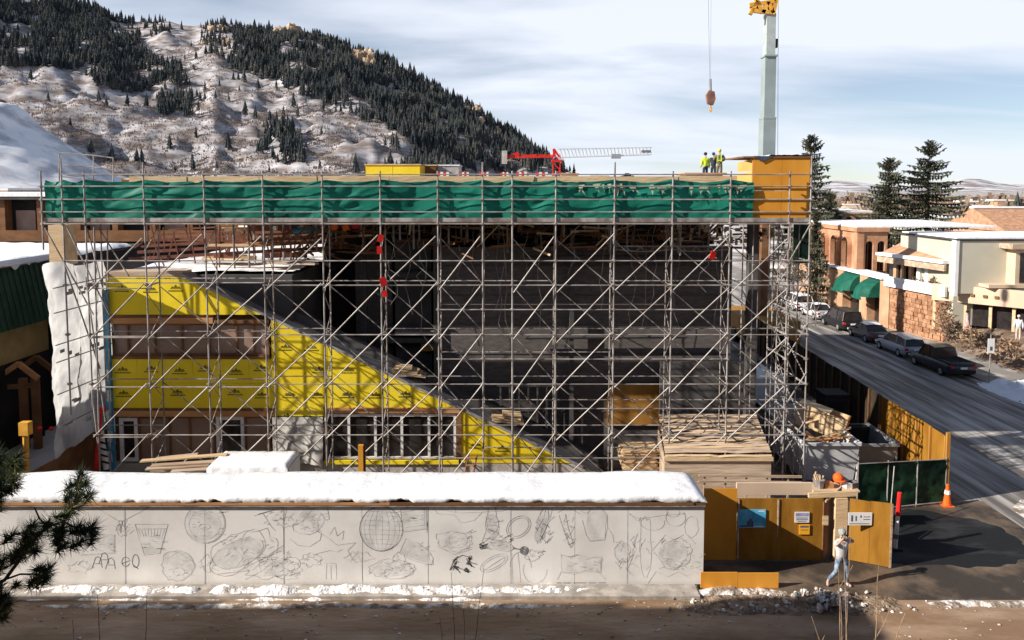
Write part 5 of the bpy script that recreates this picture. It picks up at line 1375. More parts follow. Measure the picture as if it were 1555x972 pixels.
# ---- things standing on the site, seen over the snowy roof
def stack(name, label, x0, x1, y0, y1, z0, z1, n, mat, sag=0.0, jit=.12, group=None):
    root = thing(name, label, 'lumber', ((x0+x1)/2, y0, z0), group); h = (z1-z0)/n
    for k in range(n):
        part('board', MB().bb((x0+RND.uniform(-jit,jit), y0+RND.uniform(-.04,.04), z0+h*k), (x1+RND.uniform(-jit,jit), y1, z0+h*(k+.86))), mat, root)
    return root
stack('plywood_stack', 'square stack of plywood sheets left of the big plank covered shed', P(946,700,31.8).x, P(1000,700,31.8).x, 31.8, 33.0, .8, P(960,685,31.8).z, 14, m_plypale)
sh = thing('plank_covered_shed', 'low shed with a sloping roof of sunlit warped planks inside the scaffold foot', 'shed', (8.1, 28.0, 0))
xa0, xa1, xb0, xb1 = P(1010,693,29.2).x, P(1172,693,29.2).x, P(1000,632,33.2).x, P(1148,632,33.2).x
za, zb_ = P(1090,693,29.2).z, P(1090,632,33.2).z
part('front_board', MB().bb((xa0, 29.25, .5), (xa1, 29.3, za-.06)), m_plank, sh); part('back_board', MB().bb((xb0, 33.15, .0), (xb1, 33.2, zb_-.1)), m_brown, sh)
part('side_board', slab(MB(), xa1-.05, 29.31, xb1, 33.1, .3, min(za, zb_)-.1), m_plank, sh); part('side_board', slab(MB(), xa0+.02, 29.31, xb0, 33.1, .3, min(za, zb_)-.1), m_plank, sh)
part('front_beam', MB().bar((xa0-.05, 29.2, za-.1), (xa1+.05, 29.2, za-.1), .1, .16), m_plypale, sh)
n = 24
for k in range(n):
    t0, t1 = k/n, (k+.92)/n
    def row(t, dz, wv):
        L = []
        for i in range(13):
            u = i/12; a = Vector((xa0+(xa1-xa0)*u, 29.15, za)); b = Vector((xb0+(xb1-xb0)*u, 33.2, zb_)); c = a.lerp(b, t)
            L.append(c+Vector((0, .03*sin(u*7+k), dz+.05*fbm(u*5, k*.7, 2, 3, 1.0)+wv)))
        return L
    u0, u1 = RND.uniform(-.015,.015), RND.uniform(-.05,.05)
    part('roof_plank', MB().grid([row(t0, .05, u1), row((t0+t1)/2, .085, u1), row(t1, .05+.02, u1), row(t1+.002, -.02, u1)]), m_plank if k % 4 else m_plypale, sh)
blk = thing('snow_covered_pallet', 'white sheeted pallet block capped with snow in front of the lower windows', 'pallet', (P(373,720,28.6).x, 28.6, 0))
xa, xb = P(314,720,28.6).x, P(437,720,28.6).x; zt2 = P(373, 707, 28.6).z
rows = []
for (dy, z) in ((0, .3), (0, zt2-.12), (.06, zt2-.02), (.25, zt2), (1.2, zt2+.02), (1.6, zt2), (1.7, zt2-.15), (1.72, .3)):
    rows.append([(xa+(xb-xa)*i/24+(.05*fbm(i*.3, z, 2, 3, 1)), 28.6+dy+.03*fbm(i*.4, z*2, 1, 3, 1), z+(.02*fbm(i*.5, dy*3, 4, 3, 1)) - (.12 if i in (0, 24) and z > zt2-.1 else 0)) for i in range(25)])
part('snow_cover', MB().grid(rows), m_snow, blk, True); part('wrapped_side', MB().bb((xa+.05, 28.66, 0), (xb-.05, 30.2, zt2-.2)), m_white, blk)
part('end_wrap', MB().bb((xb-.05, 28.68, 0.02), (xb+.02, 30.2, zt2-.14)), m_white, blk)
pst = P(548, 676, 28.4); o = thing('timber_post', 'single upright pale timber post before the white window row', 'post', (pst.x, 28.4, 0)); part('post', MB().bb((pst.x-.1, 28.35, 0), (pst.x+.09, 28.5, pst.z)), m_plyor, o); part('shade_strip', MB().bb((pst.x+.095, 28.38, 0), (pst.x+.16, 28.5, pst.z-.05)), m_brown, o)  # dark brown strip stands in for the shaded edge of the post
lz = .9
for k, (pa, ra, pb, rb, Y) in enumerate(((214,700,345,690,29.4),(230,707,340,700,29.0),(222,712,318,706,28.8),(260,716,330,711,28.6),(236,697,300,690,29.7))):
    solo('loose_plank', MB().bar(P(pa,ra,Y), P(pb,rb,Y+.3), .28, .05), m_plank if k else m_plypale, ('long pale plank on top of the pile','second plank down the pile','middle plank of the pile','lowest plank of the pile','rear plank of the pile')[k]+' under the left windows', 'plank', tuple(P(pa,ra,Y)), 'loose planks under the left windows')
tr_ = thing('trestle', 'low trestle with snow holding the loose planks under the left windows', 'trestle', (P(270,715,29.2).x, 29.2, 0)); xt = P(240,715,29.2).x
for dx in (0, 1.2, 2.4): part('leg', MB().bar((xt+dx-.3, 29.0, 0), (xt+dx, 29.2, 1.75), .07, .07).bar((xt+dx+.3, 29.4, 0), (xt+dx, 29.2, 1.75), .07, .07), m_plank, tr_)
part('beam', MB().bar((xt-.3, 29.2, 1.78), (xt+2.9, 29.2, 1.8), .1, .12), m_plank, tr_); part('snow_patch', MB().ball((xt+.9, 28.9, 1.5), .35, 8, 5, .2, (1.6,.7,.35)), m_snow, tr_, True)
ld = thing('step_ladder', 'rust red step ladder propped below the yellow gable boards', 'ladder', (P(714,722,29.8).x, 29.8, 0)); xl = P(714,722,29.8).x
for s in (-.17, .17): part('stile', MB().bar((xl+s-.25, 29.6, .4), (xl+s+.1, 30.0, 2.1), .05, .05), m_redst, ld)
for k in range(6): part('rung', MB().bar((xl-.17-.25+.058*k*1.0, 29.6+.066*k, .6+.28*k), (xl+.17-.25+.058*k, 29.6+.066*k, .6+.28*k), .06, .03), m_wood, ld)
# clutter on the gate-side bench
bn = thing('work_bench', 'site bench with plank top behind the gate lintel', 'bench', (HX(1265,745,27.4), 27.4, 0)); x0, x1 = HX(1232,745,27.4), HX(1302,745,27.4); zb3 = P(1265, 742, 27.4).z
part('bench_top', MB().bb((x0, 27.2, zb3-.06), (x1, 28.0, zb3)), m_plypale, bn)
for x in (x0+.1, x1-.1): part('leg', MB().bb((x-.05, 27.4, 0), (x+.05, 27.5, zb3-.06)), m_plank, bn)
bk = thing('stake_bucket', 'grey bucket full of pale wooden stakes on the site bench', 'bucket', (HX(1243,740,27.5), 27.5, zb3)); xk = HX(1243,740,27.5)
part('bucket', MB().tube((xk,27.5,zb3),(xk,27.5,zb3+.32),.17,.22,10), m_steel2, bk)
for k in range(9): part('stake', MB().bar((xk+RND.uniform(-.1,.1),27.5+RND.uniform(-.1,.1),zb3+.05), (xk+RND.uniform(-.18,.18),27.5,zb3+RND.uniform(.45,.62)), .05, .05), m_plypale, bk)
hb = thing('safety_helmet', 'bright orange safety helmet hung on a short post above the site bench', 'helmet', (HX(1273,726,27.6), 27.6, zb3)); xk = HX(1273,726,27.6); zk = P(1273,726,27.6).z
part('shell', MB().ball((xk,27.6,zk), .2, 10, 8), m_orange, hb, True); part('brim', MB().ball((xk+.05,27.55,zk-.06), .24, 10, 4, 0, (1,1,.15)), m_orange, hb, True); part('post', MB().tube((xk,27.6,zb3),(xk,27.6,zk-.1),.03,n=6), m_plank, hb)
for k, (px, mt_) in enumerate(((1258, m_wood), (1288, m_white), (1295, m_steel2))):
    xk = HX(px,742,27.5); solo('tool_case', MB().box((xk,27.55,zb3+.1), (.32,.3,.2), .2*k), mt_, ('brown','white','grey')[k]+' tool case lying on the site bench', 'case', (xk,27.55,zb3), 'tool cases on the bench')
gr = thing('guard_railing', 'bent grey railing and snow heap behind the hoarding top', 'railing', (8.3, 26.6, 0))
for k in range(5): part('post', MB().bb((6.9+.75*k, 26.55, 0), (6.96+.75*k, 26.6, P(1100,722,26.6).z)), m_plank, gr)
for r in (722, 731): part('rail', MB().bar((6.7, 26.53, P(1100,r,26.53).z), (10.4, 26.53, P(1100,r+2,26.53).z), .06, .08), m_plank, gr)
# brown hoarding at the left end with wrapped post
lf = thing('left_hoarding', 'dark brown hoarding boards running back under the white plastic sheeting', 'hoarding', (-18.4, 30, 0))
for k in range(3): 
    y = 28.4+1.75*k; part('board_panel', slab(MB(), -18.55+.1*k, y, -18.45+.1*k, y+1.74, .1, 1.95+.14*k), m_brown, lf)
rp = thing('red_post', 'red wrapped post leaning at the left foot of the scaffold', 'post', (P(148,690,31).x, 31, 0)); part('post', MB().tube(P(146,712,31), P(152,626,31), .09, n=8), m_red, rp); part('flag', MB().box(P(156,622,31), (.3,.03,.2)), m_red, rp)
dp = thing('ribbed_hose', 'striped white ribbed hose hanging beside the blue corner post', 'hose', (P(157,690,31.4).x, 31.4, 0)); part('hose', MB().path([P(153,655,31.4), P(155,675,31.4), P(159,695,31.4), P(162,712,31.4)], .13, 8), m_white, dp)
mb = MB()
for r in (662, 672, 682, 692, 702): mb.box(P(152+ (r-655)*.17, r, 31.25), (.3,.04,.07), ry=.3)
part('stripe', mb, m_black, dp)

# ================================================================ CARS
def car_paint(name, c, r=.3): return M(name, c, r, 0.1, var=.08, scale=.8, spec=.5)
m_tyre = M('tyre_rubber', (.025,.025,.027), .9); m_rim = M('alloy_rim', (.45,.45,.46), .35, .6); m_lampr = M('tail_lamp_red', (.55,.03,.02), .3); m_lampw = M('head_lamp_glass', (.7,.72,.74), .15)
def loft(secs):
    """secs: list of (y, [(x,z) half outline from bottom to top])"""
    mb = MB(); rows = []
    for y, half in secs:
        rows.append([(x, y, z) for x, z in half] + [(-x, y, z) for x, z in reversed(half)])
    mb.grid(rows); n = len(rows[0])
    mb.f.append(list(range(n))); mb.f.append([len(mb.v)-n+i for i in range(n)][::-1])
    mb.f += [[j*n, (j+1)*n, (j+1)*n+n-1, j*n+n-1] for j in range(len(rows)-1)]
    return mb
def car(label, kind, x, y, rz, paint, L=4.6, W=1.82, H=1.5, snow=False, parent_group='cars parked along the side street'):
    root = thing('parked_car' if kind != 'pickup' else 'pickup_truck', label, 'car' if kind != 'pickup' else 'pickup', (0,0,0), parent_group)
    h = W/2; sill = .24; belt = .92 if kind == 'sedan' else (1.0 if kind in ('suv','pickup') else .96); hood = belt-.10
    def sec(y, k, top, bot=sill): return (y, [(h*k*.90, bot), (h*k, bot+.16), (h*k*1.0, (bot+top)/2), (h*k*.965, top-.07), (h*k*.86, top)])
    back = belt+.02
    body = loft([sec(-L/2, .86, back-.22, .36), sec(-L/2+.10, .95, back-.04, .28), sec(-L/2+.5, 1, back), sec(-.2, 1, belt), sec(L*.20, 1, belt-.02), sec(L/2-.5, .97, hood-.07), sec(L/2-.10, .90, hood-.20, .28), sec(L/2, .80, hood-.34, .34)])
    part('body', body, paint, root, True)
    if kind == 'sedan': g = [(-L*.36, belt-.01), (-L*.19, H-.04), (L*.06, H-.02), (L*.22, belt-.03)]
    elif kind == 'wagon': g = [(-L*.475, belt), (-L*.42, H-.07), (L*.08, H), (L*.24, belt-.03)]
    elif kind == 'suv': g = [(-L*.47, belt), (-L*.445, H-.06), (L*.10, H), (L*.23, belt-.03)]
    else: g = [(-L*.10, belt), (-L*.07, H-.05), (L*.13, H), (L*.25, belt-.03)]
    gl = MB(); k0, k1 = h*.90, h*.74
    P8 = []
    for (yy, z) in g: 
        k = k0 if z < belt+.1 else k1
        P8.append((yy, k, z))
    rows = [[(k, yy, z), (-k, yy, z)] for yy, k, z in P8]
    a, b, c, d = rows
    gl.grid([a, b]); gl.grid([c, d]); gl.add([a[0], b[0], c[0], d[0]], [(0,1,2,3)]); gl.add([a[1], b[1], c[1], d[1]], [(3,2,1,0)])
    part('window_glass', gl, m_glass, root)
    rf = MB(); y1, y2 = P8[1][0], P8[2][0]; z1, z2 = P8[1][2], P8[2][2]
    rf.grid([[(s*k1*t, yy, zz2+.05*(1-abs(s))) for s in (-1.02,-.6,0,.6,1.02)] for yy, zz2, t in ((y1-.06, z1-.01, 1), (y1+.1, z1+.015, 1), ((y1+y2)/2, max(z1,z2)+.03, 1), (y2-.1, z2+.012, 1), (y2+.06, z2-.02, 1))])
    part('roof', rf, m_snow if snow else paint, root, True)
    for s in (-1, 1):
        for (i, j) in ((0,1),(2,3)):
            p0 = Vector((s*P8[i][1]*1.01, P8[i][0], P8[i][2])); p1 = Vector((s*P8[j][1]*1.01, P8[j][0], P8[j][2])); part('window_pillar', MB().bar(p0, p1, .07, .07), paint, root)
        ym = (y1+y2)/2-.1; part('window_pillar', MB().bar((s*k0*1.01, ym-.05, belt), (s*k1*1.01, ym, H-.03), .07, .05), paint, root)
    for sx in (-1, 1):
        for yy in (-L*.30, L*.315):
            w_ = MB().tube((sx*(h-.20), yy, .33), (sx*(h+.005), yy, .33), .33, n=16); o = part('wheel', w_, m_tyre, root)
            part('rim', MB().tube((sx*(h-.02), yy, .33), (sx*(h+.012), yy, .33), .20, n=10), m_rim, o)
        part('tail_lamp', MB().box((sx*h*.80, -L/2+.045, belt-.20), (.24,.10,.18)), m_lampr, root); part('head_lamp', MB().box((sx*h*.70, L/2-.10, hood-.30), (.36,.14,.14)), m_lampw, root)
        part('wing_mirror', MB().box((sx*(h+.06), L*.17, belt+.04), (.16,.10,.12)), paint, root)
    part('bumper', MB().box((0, -L/2+.02, .48), (W*.84,.16,.18)), m_tyre, root); part('number_plate', MB().box((0, -L/2-.035, .74), (.46,.05,.14)), m_white, root)
    if kind == 'pickup':
        part('load_bed', MB().bb((-h*.82, -L/2+.12, belt+.006), (h*.82, -L*.11, belt+.03)), m_tyre, root); part('bed_rail', MB().bb((-h*.95,-L/2+.1,belt-.02),(-h*.84,-L*.11,belt+.10)).bb((h*.84,-L/2+.1,belt-.02),(h*.95,-L*.11,belt+.10)).bb((-h*.83,-L/2+.1,belt-.02),(h*.83,-L/2+.17,belt+.09)), paint, root)
    if snow: part('bonnet_snow', MB().grid([[(s*h*.7, yy, hood-.03+.06*(1-abs(s))+z) for s in (-1,-.5,0,.5,1)] for yy, z in ((L*.26,.05),(L*.33,.06),(L*.42,-.03))]), m_snow, root, True)
    root.location = (x, y, .012); root.rotation_euler.z = rz
    return root
XC = 30.35
p_blk = car_paint('black_paint', (.012,.012,.014)); p_blue = car_paint('dark_blue_paint', (.012,.02,.034)); p_sil = car_paint('silver_paint', (.34,.37,.42)); p_gr = car_paint('graphite_paint', (.05,.055,.065)); p_wh = car_paint('white_car_paint', (.68,.68,.69)); p_br = car_paint('brown_grey_paint', (.16,.14,.13))
car('blue black pickup truck parked nearest to the roadside snow bank', 'pickup', XC, 52.9, radians(2), p_blue, 5.2, 1.95, 1.75)
car('silver wagon with red tail lamps parked between pickup and graphite sedan', 'wagon', XC, 58.5, radians(1), p_sil, 4.7, 1.85, 1.52)
car('graphite sedan with snowy roof parked between silver wagon and black van', 'sedan', XC, 63.8, radians(-1), p_gr, 4.6, 1.8, 1.45, True)
car('tall black boxy four wheel drive parked beyond the graphite sedan', 'suv', XC, 69.2, radians(1), p_blk, 4.9, 1.95, 1.85)
car('white car parked just beyond the tall black four wheel drive', 'sedan', XC, 74.7, radians(0), p_wh, 4.5, 1.8, 1.46, True)
car('farthest white car at the top of the parked row', 'suv', XC, 80.2, radians(2), p_wh, 4.7, 1.9, 1.7, True)
car('brown grey car at the far end seen through the scaffold bays', 'wagon', XC-.2, 85.6, 0, p_br, 4.5, 1.8, 1.5)
car('silver car at the very end of the row seen through the scaffold bays', 'sedan', XC, 91.4, 0, p_sil, 4.5, 1.8, 1.46, True)

# ================================================================ BUILDINGS ON THE RIGHT
TZ = 1.75
mb = MB(); rows = []
for j in range(41):
    y = 50+34*j/40; r = []
    for i in range(31):
        x = 35.2+24*i/30; e = min(1, (x-35.2)/3.2)
        r.append((x, y, .12+(TZ-.12)*(e**1.2)*min(1, j/6)+.10*fbm(x, y, 2, 4, .6)*e))
    rows.append(r)
struct('planted_terrace', MB().grid(rows), M('brown_bank', (.15,.10,.07), .95, c2=(.40,.33,.28), scale=1.2, lo=.5, hi=.75, bump=.6), True)
# arcade of tan brick
ab = thing('brick_arcade_building', 'tan sandstone building with tall arched openings and a snowy flat roof', 'building', (35, 77, 0))
def arch_wall(mb, org, ux, n, w, z0, zs, z1, aw, thick):
    """a row of n arched bays of width w starting at org along ux; opening aw wide, springing at zs"""
    ux = Vector(ux).normalized(); nn = Vector((-ux.y, ux.x, 0))*thick
    for k in range(n):
        c0 = w*k; A = []
        def pt(s, z, d=0): return Vector(org)+ux*(c0+s)+Vector((0,0,z))+nn*d
        l, r = (w-aw)/2, (w+aw)/2
        arc = [((l+r)/2-aw/2*cos(pi*i/8), zs+aw/2*sin(pi*i/8)) for i in range(9)]
        quads = [[(0,z0),(l,z0),(l,zs),(0,zs)], [(r,z0),(w,z0),(w,zs),(r,zs)], [(0,zs),(l,zs),(l,z1),(0,z1)], [(r,zs),(w,zs),(w,z1),(r,z1)]]
        for i in range(8): quads.append([arc[i], arc[i+1], (arc[i+1][0], z1), (arc[i][0], z1)])
        for q in quads: mb.add([pt(*p) for p in q], [(0,1,2,3)])
        outl = [(l, z0), (l, zs)]+arc[1:-1]+[(r, zs), (r, z0)]
        for a, b in zip(outl, outl[1:]): mb.add([pt(*a), pt(*b), pt(*b, 1), pt(*a, 1)], [(0,1,2,3)])
    return mb
YA = 77.0; xa = P(1303, 360, YA).x
zA0, zA1, zAs = P(1320,412,YA).z, P(1320,352,YA).z, P(1320,372,YA).z
xE = P(1348, 360, YA).x
part('arched_wall', arch_wall(MB(), (xa+.6, YA, 0), (1,0,0), 2, (xE-xa-.6)/2, zA0, zAs, zA1, (xE-xa-.6)/2*.66, .35), m_redbrick, ab)
part('arched_wall', arch_wall(MB(), (xa, YA+14.6, 0), (0,-1,0), 5, 2.8, zA0, zAs, zA1, 1.4, -.5), m_redbrick, ab)
part('corner_pier', MB().bb((xa-.12, YA-.12, 0), (xa+.58, YA+.58, zA1)), m_redbrick, ab)
part('recess', MB().bb((xa+.62, YA+.9, zA0), (xE, YA+14, zA1-.1)), m_glass, ab)
part('lower_wall', MB().bb((xa+.0, YA+.6, 0), (xE+6, YA+14.5, zA0-.02)), m_redbrick, ab)
part('parapet_band', MB().bb((xa-.25, YA-.25, zA1), (xE+.1, YA+15, zA1+.45)), m_redbrick, ab)
part('roof_snow', MB().bb((xa-.2, YA-.2, zA1+.453), (xE+11, YA+15, zA1+.62)), m_snow, ab)
for k in range(6): part('mullion', MB().bb((xa+.7+k*.62, YA+.7, zA0), (xa+.78+k*.62, YA+.8, zA1-.5)), m_brown, ab)
# wing along the street: tiled eaves, strip windows with white posts, rough stone storey below
def facade(mb, A, B, z0, z1, out=0.0, t=.25):
    """slab on the plan line A-B, shifted towards the street by out, t thick away from it"""
    A = Vector((A[0], A[1], 0)); B = Vector((B[0], B[1], 0)); d = (B-A).normalized(); n_ = Vector((d.y, -d.x, 0))
    if n_.x > 0: n_ = -n_
    p, q = A+n_*out, B+n_*out
    r, s_ = q-n_*t, p-n_*t
    vs = [(p.x,p.y,z0),(q.x,q.y,z0),(r.x,r.y,z0),(s_.x,s_.y,z0),(p.x,p.y,z1),(q.x,q.y,z1),(r.x,r.y,z1),(s_.x,s_.y,z1)]
    return mb.add(vs, [(3,2,1,0),(4,5,6,7),(0,1,5,4),(1,2,6,5),(2,3,7,6),(3,0,4,7)])
WA = (P(1346,390,69.5).x, 69.5); WB = (P(1450,390,61.3).x, 61.3)
def wl(t, o=0.0): return (WA[0]+(WB[0]-WA[0])*t, WA[1]+(WB[1]-WA[1])*t)
rw = thing('eaved_wing', 'low wing with brown tiled eaves, white window posts and rough orange stone storey below', 'building', (WA[0], WA[1], 0))
ze = 6.75
q0, q1 = Vector((*WA, 0)), Vector((*WB, 0)); dd = (q1-q0).normalized(); no = Vector((dd.y, -dd.x, 0)); no = no if no.x < 0 else -no
e0, e1 = q0+no*1.0, q1+no*1.0; r0, r1 = q0-no*2.0, q1-no*2.0
part('tiled_eave', MB().add([(e0.x,e0.y,ze),(e1.x,e1.y,ze),(r1.x,r1.y,ze+1.35),(r0.x,r0.y,ze+1.35)], [(0,1,2,3)]), m_tile, rw)
part('eave_snow', facade(MB(), WA, WB, ze-.02, ze+.24, 1.12, .75), m_snow, rw)
part('eave_fascia', facade(MB(), WA, WB, ze-.62, ze-.03, .95, .2), m_plank, rw)
part('window_band', facade(MB(), WA, WB, 4.2, ze-.3, -.35, .1), m_glass, rw)
for k in range(8):
    t = .12+.84*k/7; part('window_post', facade(MB(), wl(t), wl(t+.045), 4.2, ze-.4, 0, .25), m_white if k > 2 else m_sand, rw)
part('balcony_wall', facade(MB(), wl(.1), wl(1), 4.0, 4.75, .8, .2), m_white, rw)
part('balcony_snow', facade(MB(), wl(.1), wl(1), 4.753, 4.9, .85, .3), m_snow, rw)
part('stone_storey', facade(MB(), wl(.16), wl(.96), 0, 4.0, .5, .5), m_rsand, rw)
z = .3; r_ = 0; rng = random.Random(9)
while z < 3.7:
    t = .165+(.02 if r_ % 2 else 0)
    while t < .94:
        w_ = rng.uniform(.04,.075); part('stone', facade(MB(), wl(t+.003), wl(min(.955, t+w_)-.003), z+.02, z+.36, .5+rng.uniform(.03,.14), .2), m_rsand, rw); t += w_
    z += .38; r_ += 1
part('shop_pier', facade(MB(), wl(.0), wl(.155), 0, 4.35, .55, .6), m_sand, rw)
part('rear_block', MB().bb((WB[0]+2.6, WB[1]+.2, 0), (60, 74, ze+1.19)), m_sage, rw)
part('inner_block', facade(MB(), WA, WB, 0, ze-.1, -.5, 1.2), m_sage, rw)
part('flat_roof', facade(MB(), (WA[0], 69.4), (WB[0]+.1, 61.4), ze+1.2, ze+1.34, -1.9, 26), m_sage, rw)
part('roof_snow', facade(MB(), (WA[0], 69.4), (WB[0]+.1, 61.4), ze+1.343, ze+1.55, -1.85, 26), m_snow, rw)
for k in range(3): part('roof_vent', MB().bb((41+4.5*k, 66, ze+1.55), (42.4+4.5*k, 68, ze+1.95)), m_greyw, rw)
# green awnings over the shop entrances farther up the street
st = thing('sandstone_shopfront', 'sandstone shopfront with two domed green awnings below the arcade', 'building', (34.3, 76, 0))
XF = 34.3
for k, (y0, y1, z1) in enumerate(((72.6, 74.2, 4.4), (78.0, 79.4, 4.4), (79.6, 90, 4.2))): part('pier', MB().bb((XF, y0, 0), (XF+.8, y1, z1)), m_sand, st)
part('back_wall', MB().bb((XF+.82, 69.6, 0), (XF+2.0, 90, 4.4)), m_sand, st)
part('coping_snow', MB().bb((XF-.1, 69.7, 4.403), (XF+2.0, 90, 4.56)), m_snow, st)
for (y0, y1) in ((70.2, 72.4), (74.6, 77.6)):
    part('shop_door', MB().bb((XF+.74, y0, .1), (XF+.815, y1, 2.7)), m_glass, st)
    part('door_frame', MB().bb((XF+.70, y0-.12, .1), (XF+.735, y0, 2.8)).bb((XF+.70, y1, .1), (XF+.735, y1+.12, 2.8)).bb((XF+.70, y0, 2.703), (XF+.735, y1, 2.82)), m_brown, st)
def awning(y0, y1, z0, z1, d, label_):
    mb = MB(); rows = []
    for j in range(9):
        t = pi/2*j/8; rows.append([(XF+.5-d*sin(t)*(1-.30*abs(i/6-1)**3), y0+(y1-y0)*i/12, z1-(z1-z0)*(1-cos(t))) for i in range(13)])
    mb.grid(rows)
    for y in (y0, y1):
        c = [(XF+.5-d*.70*sin(pi/2*j/8), y, z1-(z1-z0)*(1-cos(pi/2*j/8))) for j in range(9)]; mb.add(c+[(XF+.5, y, z0)], [tuple(range(10))])
    o = thing('dome_awning', label_, 'awning', (XF, (y0+y1)/2, z0), 'domed green awnings'); part('canvas', mb, m_green, o, True)
    part('valance', MB().bb((XF+.5-d*.98, y0+.3, z0-.28), (XF+.5-d*.96, y1-.3, z0-.003)), m_green, o)
awning(69.9, 72.5, 2.7, 4.3, 2.3, 'right green dome awning over the dark shop doorway before the street lamp')
awning(74.4, 77.8, 2.7, 4.3, 2.0, 'left green dome awning farther up the street')
# sage gallery with cantilevered beige band
YG = 60.0; xg0 = P(1455, 400, YG).x; zg0, zg1 = P(1500,446,YG).z, P(1500,366,YG).z
gb = thing('sage_gallery', 'sage green box building above a long beige band and dark shop windows', 'building', (xg0, YG, 0))
part('upper_wall', MB().bb((xg0, YG, zg0), (60, YG+9, zg1)), m_sage, gb); part('white_edge', MB().bb((xg0-.28, YG-.1, zg0-.2), (xg0-.003, YG+.5, zg1+.05)), m_white, gb)
part('roof_edge', MB().bb((xg0-.28, YG-.12, zg1+.052), (60.1, YG+9, zg1+.16)), m_greyw, gb); part('lower_block', MB().bb((xg0+.2, YG+.8, TZ), (60, YG+9, zg0-.003)), m_sage, gb)
part('roof_snow', MB().bb((xg0, YG+.3, zg1+.163), (60, YG+8.8, zg1+.27)), m_snow, gb)
part('window_bay', MB().bb((P(1540,420,YG-1).x, YG-1.1, P(1540,432,YG-1).z), (60, YG-.003, P(1540,378,YG-1).z)), m_beige, gb); part('bay_roof', MB().bb((P(1528,420,YG-1).x, YG-1.6, P(1540,378,YG-1).z+.003), (60, YG-.003, P(1540,370,YG-1).z)), m_plank, gb)
part('bay_sill', MB().bb((P(1498,432,YG-1).x, YG-1.3, P(1540,437,YG-1).z), (60, YG-.003, P(1540,432,YG-1).z-.004)), m_beige, gb); part('bay_window', MB().bb((P(1549,420,YG-1.2).x, YG-1.15, P(1540,429,YG-1).z), (59, YG-1.103, P(1540,384,YG-1).z)), m_glass, gb)
b0 = Vector((P(1415,450,62.2).x, 62.2, 0)); b1 = Vector((P(1640,450,55.0).x, 55.0, 0)); zb0, zb1 = 3.65, 5.0
part('beige_band', slab(MB(), b0.x, b0.y, b1.x, b1.y, zb0, zb1, .35), m_beige, gb); part('canopy_top', MB().add([(b0.x,b0.y,zb1-.002),(b1.x,b1.y,zb1-.002),(b1.x+1,YG+1,zb1-.002),(b0.x+.5,YG+4,zb1-.002)], [(0,1,2,3)]), m_greyw, gb)
dv = (b1-b0).normalized(); nv = Vector((-dv.y, dv.x, 0))
q0, q1 = b0+nv*.9+dv*.4, b1+nv*.9
part('shop_window', slab(MB(), q0.x, q0.y, q1.x, q1.y, TZ, zb0-.003, .1), m_glass, gb)
for t in (.01, .065, .24, .42, .58, .80): 
    c = b0.lerp(b1, t)+nv*.5; part('post', MB().box((c.x, c.y, (TZ+zb0)/2-.3), (.22,.22,zb0-TZ+.58), atan2(dv.y, dv.x)), m_plypale, gb)
c = b0.lerp(b1, .18)
for k, t in enumerate((.30, .39, .47)): 
    c = b0.lerp(b1, t)-nv*.05; part('band_light', MB().box((c.x, c.y, (zb0+zb1)/2), (.28,.14,.20), atan2(dv.y, dv.x)), m_brown, gb)
for k, (px, Y, r_, h_, lab) in enumerate(((1437,58,1.1,2.6,'tall brown shrub before the dark shop windows'),(1452,55,1.0,1.5,'round shrub at the right of the tall brown shrub'),(1478,54,1.3,1.2,'low reddish shrub in the terrace middle'),(1505,52,1.3,1.1,'low shrub above the street sign'),(1536,50,1.4,1.2,'low shrub at the right edge of the terrace'),(1400,66,.9,.8,'planter shrub on the white balcony wall'),(1425,66,.9,.8,'right planter shrub on the white balcony wall'))):
    on = k >= 5; Y = 65.6 if k == 5 else (63.2 if k == 6 else Y); x = P(px, 450, Y).x; shrub(x, Y, 4.75 if on else TZ-.2, r_, h_, lab, m_twig if k % 2 == 0 else m_twig2, 320, k)
# people on the terrace
p = P(1468, 490, 57); person('person', 'person in pink coat walking on the terrace before the dark shop windows', (p.x, 57, TZ+.05), radians(70), dict(knL=(-.1,-.2,.52), anL=(-.1,-.16,.1), toL=(-.1,-.32,.06), anR=(.1,.2,.14), toR=(.1,.06,.05)), dict(top=c_pink, trousers=c_pink, shoes=c_shoe, hair=c_dkhair), 1.0)
p = P(1547, 490, 54.5); person('person', 'person in pale clothes standing at the right edge by the shop window', (p.x, 54.5, TZ+.05), radians(-40), {}, dict(top=c_white, trousers=M('beige_trousers', (.6,.5,.42), .9), shoes=c_shoe, hair=M('white_hat', (.7,.62,.6), .9)), 1.05)
# street furniture on the right pavement
p = PX(1503, 540, 33.0); lp = thing('street_sign', 'white parking sign on a thin post beside the terrace bank', 'sign', (33.0, 49.0, 0)); sx = P(1504, 530, 49).x
part('post', MB().tube((sx, 49, 0), (sx, 49, P(1504,508,49).z), .035, n=6), m_steel, lp); part('sign_plate', MB().bb((sx-.22, 48.93, P(1504,536,49).z), (sx+.22, 48.96, P(1504,514,49).z)), m_white, lp); part('sign_symbol', MB().bb((sx-.07, 48.92, P(1504,532,49).z), (sx+.08, 48.928, P(1504,526,49).z)), m_sdk, lp)
lx = P(1338, 460, 72).x; lp = thing('street_lamp', 'slim street lamp with pale globe before the right green awning', 'lamp', (lx, 72, 0)); part('post', MB().tube((lx, 72, 0), (lx, 72, P(1338,448,72).z), .07, .05, 7), m_greyw, lp); part('globe', MB().ball((lx, 72, P(1338,443,72).z), .26, 10, 8), m_white, lp, True)
